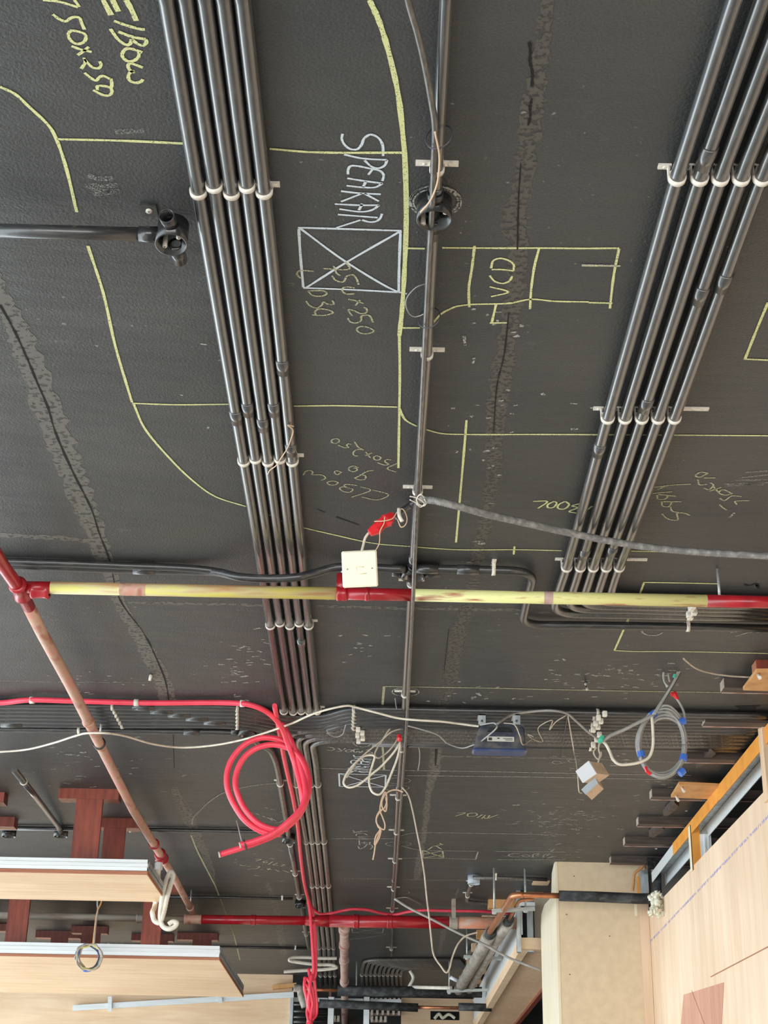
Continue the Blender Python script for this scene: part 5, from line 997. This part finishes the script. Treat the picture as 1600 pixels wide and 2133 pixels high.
# copper and insulation
YQ = 7.62
root = thing('insulated_pipe', V(1168, 1866, YQ), 'black foam insulated copper pipe crossing in front of the tan column', 'pipe')
put('insulation', MB().tube([V(1165, 1866, YQ), V(1240, 1868, YQ), V(1330, 1872, YQ), V(1378, 1872, YQ)], .026, 18), 'foam', root)
cp = fillet([V(1170, 1866, YQ), V(1069, 1864, YQ), P(1013, 1953, .19)], .05)
put('copper_run', MB().tube(cp, .0135, 16), 'copper', root)
put('elbow', MB().tube(cp[0:0]+cp[1:10], .0165, 16), 'copper', root)
cp = fillet([V(1112, 1872, YQ+.3), V(1082, 1876, YQ+.3), P(1057, 1921, .19)], .04)
root = thing('copper_pipe', cp[0], 'thin copper pipe behind the thick one with an elbow', 'pipe')
put('tube', MB().tube(cp, .0085, 12), 'copper', root)
root = thing('insulated_pipe', P(1013, 1955, .19), 'thick grey wrapped pipe on the trapezes, left one', 'pipe')
q = [P(1019, 1948, .19), P(1000, 1985, .19), P(955, 2063, .19)]
put('wrapping', MB().tube(q, .038, 18), 'wrap', root); put('foam_end', MB().tube([P(1024, 1940, .19), P(1015, 1957, .19)], .029, 16), 'foam', root)
root = thing('insulated_pipe', P(1060, 1915, .19), 'grey wrapped pipe on the trapezes, right one', 'pipe')
put('wrapping', MB().tube([P(1058, 1922, .19), P(1035, 1958, .19)], .033, 18), 'wrap', root); put('wrapping', MB().tube([P(1033, 1961, .19), P(1015, 1995, .19), P(978, 2062, .19)], .028, 18), 'wrap', root)
put('foam_end', MB().tube([P(1062, 1914, .19), P(1056, 1924, .19)], .025, 16), 'foam', root)
def trapeze(rods, bar, Y, label):
    root = thing('trapeze_hanger', V(bar[0][0], bar[0][1], Y), label, 'pipe hanger')
    for x, y in rods:
        p = V(x, y, Y); put('threaded_rod', MB().tube([p-Vector((0, 0, .02)), Vector((p.x, Y, CEIL))], .0055, 8), 'rod', root)
        put('nut', MB().tube([p-Vector((0, 0, .018)), p-Vector((0, 0, .004))], .012, 6, False), 'rod', root)
    put('bar', MB().beam(V(bar[0][0], bar[0][1], Y), V(bar[1][0], bar[1][1], Y), .03, .018), 'rod', root)
trapeze(((1030, 1897), (1095, 1893)), ((1025, 1898), (1114, 1893)), P(1025, 1808, 0).y, 'trapeze hanger carrying the pipes, nearest the camera')
trapeze(((973, 1993), ), ((966, 1993), (1045, 1997)), P(973, 1935, 0).y, 'trapeze hanger carrying the pipes, middle of three')
trapeze(((936, 2065), ), ((931, 2065), (1016, 2062)), P(936, 1995, 0).y, 'trapeze hanger carrying the pipes, farthest of three')
YI = P(743, 2003, 0).y
trapeze(((742, 2068), ), ((728, 2068), (756, 2068)), YI, 'single rod hanger holding the far black insulated pipe')
root = thing('insulated_pipe', V(703, 2065, YI), 'far black insulated pipe crossing above the two steel studs', 'pipe')
put('insulation', MB().tube([V(703, 2064, YI), V(820, 2065, YI), V(1004, 2067, YI)], .038, 14), 'foam', root); put('copper_run', MB().tube([V(630, 2061, YI), V(703, 2063, YI)], .012, 10), 'copper', root)
root = thing('insulated_pipe', V(668, 2094, YI), 'far black insulated pipe lowest at the bottom centre', 'pipe')
put('insulation', MB().tube([V(665, 2090, YI), V(760, 2094, YI), V(871, 2099, YI)], .030, 14), 'foam', root); put('copper_run', MB().tube([V(871, 2098, YI), V(965, 2100, YI)], .012, 10), 'copper', root); put('insulation', MB().tube([V(955, 2097, YI), V(1024, 2099, YI)], .028, 14), 'foam', root)
root = thing('pipe_elbow', V(625, 2070, YI), 'dusty grey elbow fitting at the left end of the insulated pipes', 'pipe fitting')
put('elbow', MB().tube(smooth([V(612, 2058, YI), V(625, 2060, YI), V(628, 2075, YI), V(636, 2098, YI)], 6), .028, 12), 'wrap', root)
root = thing('pvc_pipe', V(855, 2028, 12), 'white plastic pipe with a bend near the far bank', 'pipe')
put('tube', MB().tube(fillet([V(848, 2062, YI), V(863, 2037, YI), V(854, 2022, YI)], .03), .012, 10), 'hose', root)
root = thing('pvc_pipe', V(870, 2056, 11.5), 'white plastic pipe lying left of the wrapped pipes', 'pipe')
put('tube', MB().tube([V(858, 2056, YI), V(900, 2057, YI-.15), V(940, 2058, YI-.3)], .013, 10), 'hose', root)
put('marker_stub', MB().tube([V(938, 2035, 11.35), V(953, 2043, 11.35)], .014, 8), 'whitebox', None, 'short white plastic tube stub by the farthest rod', 'tube')
# back opening: studs and stacked fittings
for x, lab in ((690, 'blue grey steel stud at the bottom centre, left one'), (764, 'blue grey steel stud at the bottom centre, right one')):
    a = V(x-7, 2082, 12.6); b = V(x+7, 2082, 12.6)
    put('steel_stud', MB().box((a.x, 12.6, 0), (b.x, 12.61, a.z+.02)).box((a.x, 12.6, 0), (a.x+.004, 12.65, a.z+.02)).box((b.x-.004, 12.6, 0), (b.x, 12.65, a.z+.02)), 'galvw', None, lab, 'steel stud')
a, b = V(612, 2080, 12.7), V(836, 2083, 12.7)
put('steel_rail', MB().box((a.x, 12.7, a.z-.02), (b.x, 12.74, a.z+.01)), 'galvw', None, 'white steel rail across the opening at the bottom centre', 'rail')
for (y, x0_, x1_, n_, lab) in ((2085, 772, 834, 7, 'upper rail of white connectors in the bottom opening'), (2109, 772, 834, 6, 'middle rail of white connectors in the bottom opening'), (2123, 772, 806, 4, 'lowest rail of white connectors in the bottom opening'), (2122, 686, 708, 3, 'short rail of white connectors between the two blue grey studs')):
    root = thing('rack_rail', V(x0_, y, 13.2), lab, 'rail')
    put('rail', MB().beam(V(x0_, y+4, 13.24), V(x1_, y+4, 13.24), .02, .02).box((V(x0_, y, 13.24).x-.01, 13.24, V(x0_, y, 13.24).z), (V(x0_, y, 13.24).x+.01, 13.26, CEIL)), 'dustyprimer', root)
    for k in range(n_):
        x = x0_+3+(x1_-x0_-6)*k/max(1, n_-1)
        put('white_connector', MB().obox(V(x, y, 13.2), Vector((1, 0, 0)), Vector((0, 1, 0)), Vector((0, 0, 1)), .010, .03, .022, .003), 'clamp', root)
for k, y in enumerate((2092, 2106, 2118, 2128)):
    a = V(612, y, 13.3); b = V(690, y-1, 13.3)
    put('rack_conduit', MB().tube([a, b], .016, 10), 'conduit_x', None, f'black conduit in the opening right of the far left plywood, {["top", "second", "third", "lowest"][k]}', 'conduit')
# pipe and cloth behind plywood top
p = VX(1372, 1870, XW+.15); 
root = thing('drain_pipe', Vector((1.52, 7.7, 2.7)), 'black vertical pipe behind the plywood beside the column', 'pipe')
a = V(1368, 1800, 7.75); b = V(1370, 1880, 7.75); put('tube', MB().tube([b, Vector((a.x, 7.75, CEIL-.06))], .021, 14), 'foam', root)
a = V(1352, 1800, 7.7); put('bracket', MB().box((a.x-.01, 7.68, a.z-.03), (a.x+.05, 7.78, a.z+.03)), 'blackbox', root)
rag = MB(); cc = V(1368, 1880, 7.5)
ico = []
for k in range(26):
    o_ = Vector((random.uniform(-.032, .032), random.uniform(-.03, .02), random.uniform(-.06, .045))); rag.lathe([(.001, -.022), (.012, -.012), (.005, -.006), (.017, -.001), (.007, .008), (.012, .014), (.001, .02)], cc+o_, Vector((random.uniform(-1, 1), random.uniform(-1, 1), random.uniform(-1, 1))), 6, False)
put('crumpled_rag', rag, 'cloth', None, 'crumpled cream rag tucked at the top of the plywood beside the column', 'rag')
# foam sealant crust and small boards at the column corner
root = thing('corner_framing', V(1325, 1830, 7.8), 'broken orange and galvanised framing piece between column and track', 'framing')
a, b = V(1327, 1826, 7.82), V(1333, 1860, 7.82); put('orange_face', MB().box((a.x, 7.82, b.z), (b.x, 7.83, a.z)), 'orange', root)
a, b = V(1334, 1812, 7.80), V(1352, 1860, 7.80); put('steel_face', MB().box((a.x, 7.80, b.z), (b.x, 7.83, a.z)), 'galv', root)
put('sealant', MB().tube(smooth([V(1335, 1792, 7.8), V(1338, 1805, 7.79), V(1322, 1820, 7.79), V(1320, 1840, 7.79), V(1318, 1856, 7.79)], 6), .007, 8), 'plyorange', root)
a, b = V(1322, 1880, 7.85), V(1328, 1908, 7.85); put('tag', MB().box((a.x, 7.85, b.z), (b.x, 7.86, a.z)), 'cream', root)
for o in D.objects:
    if '_off' in o: del o['_off']
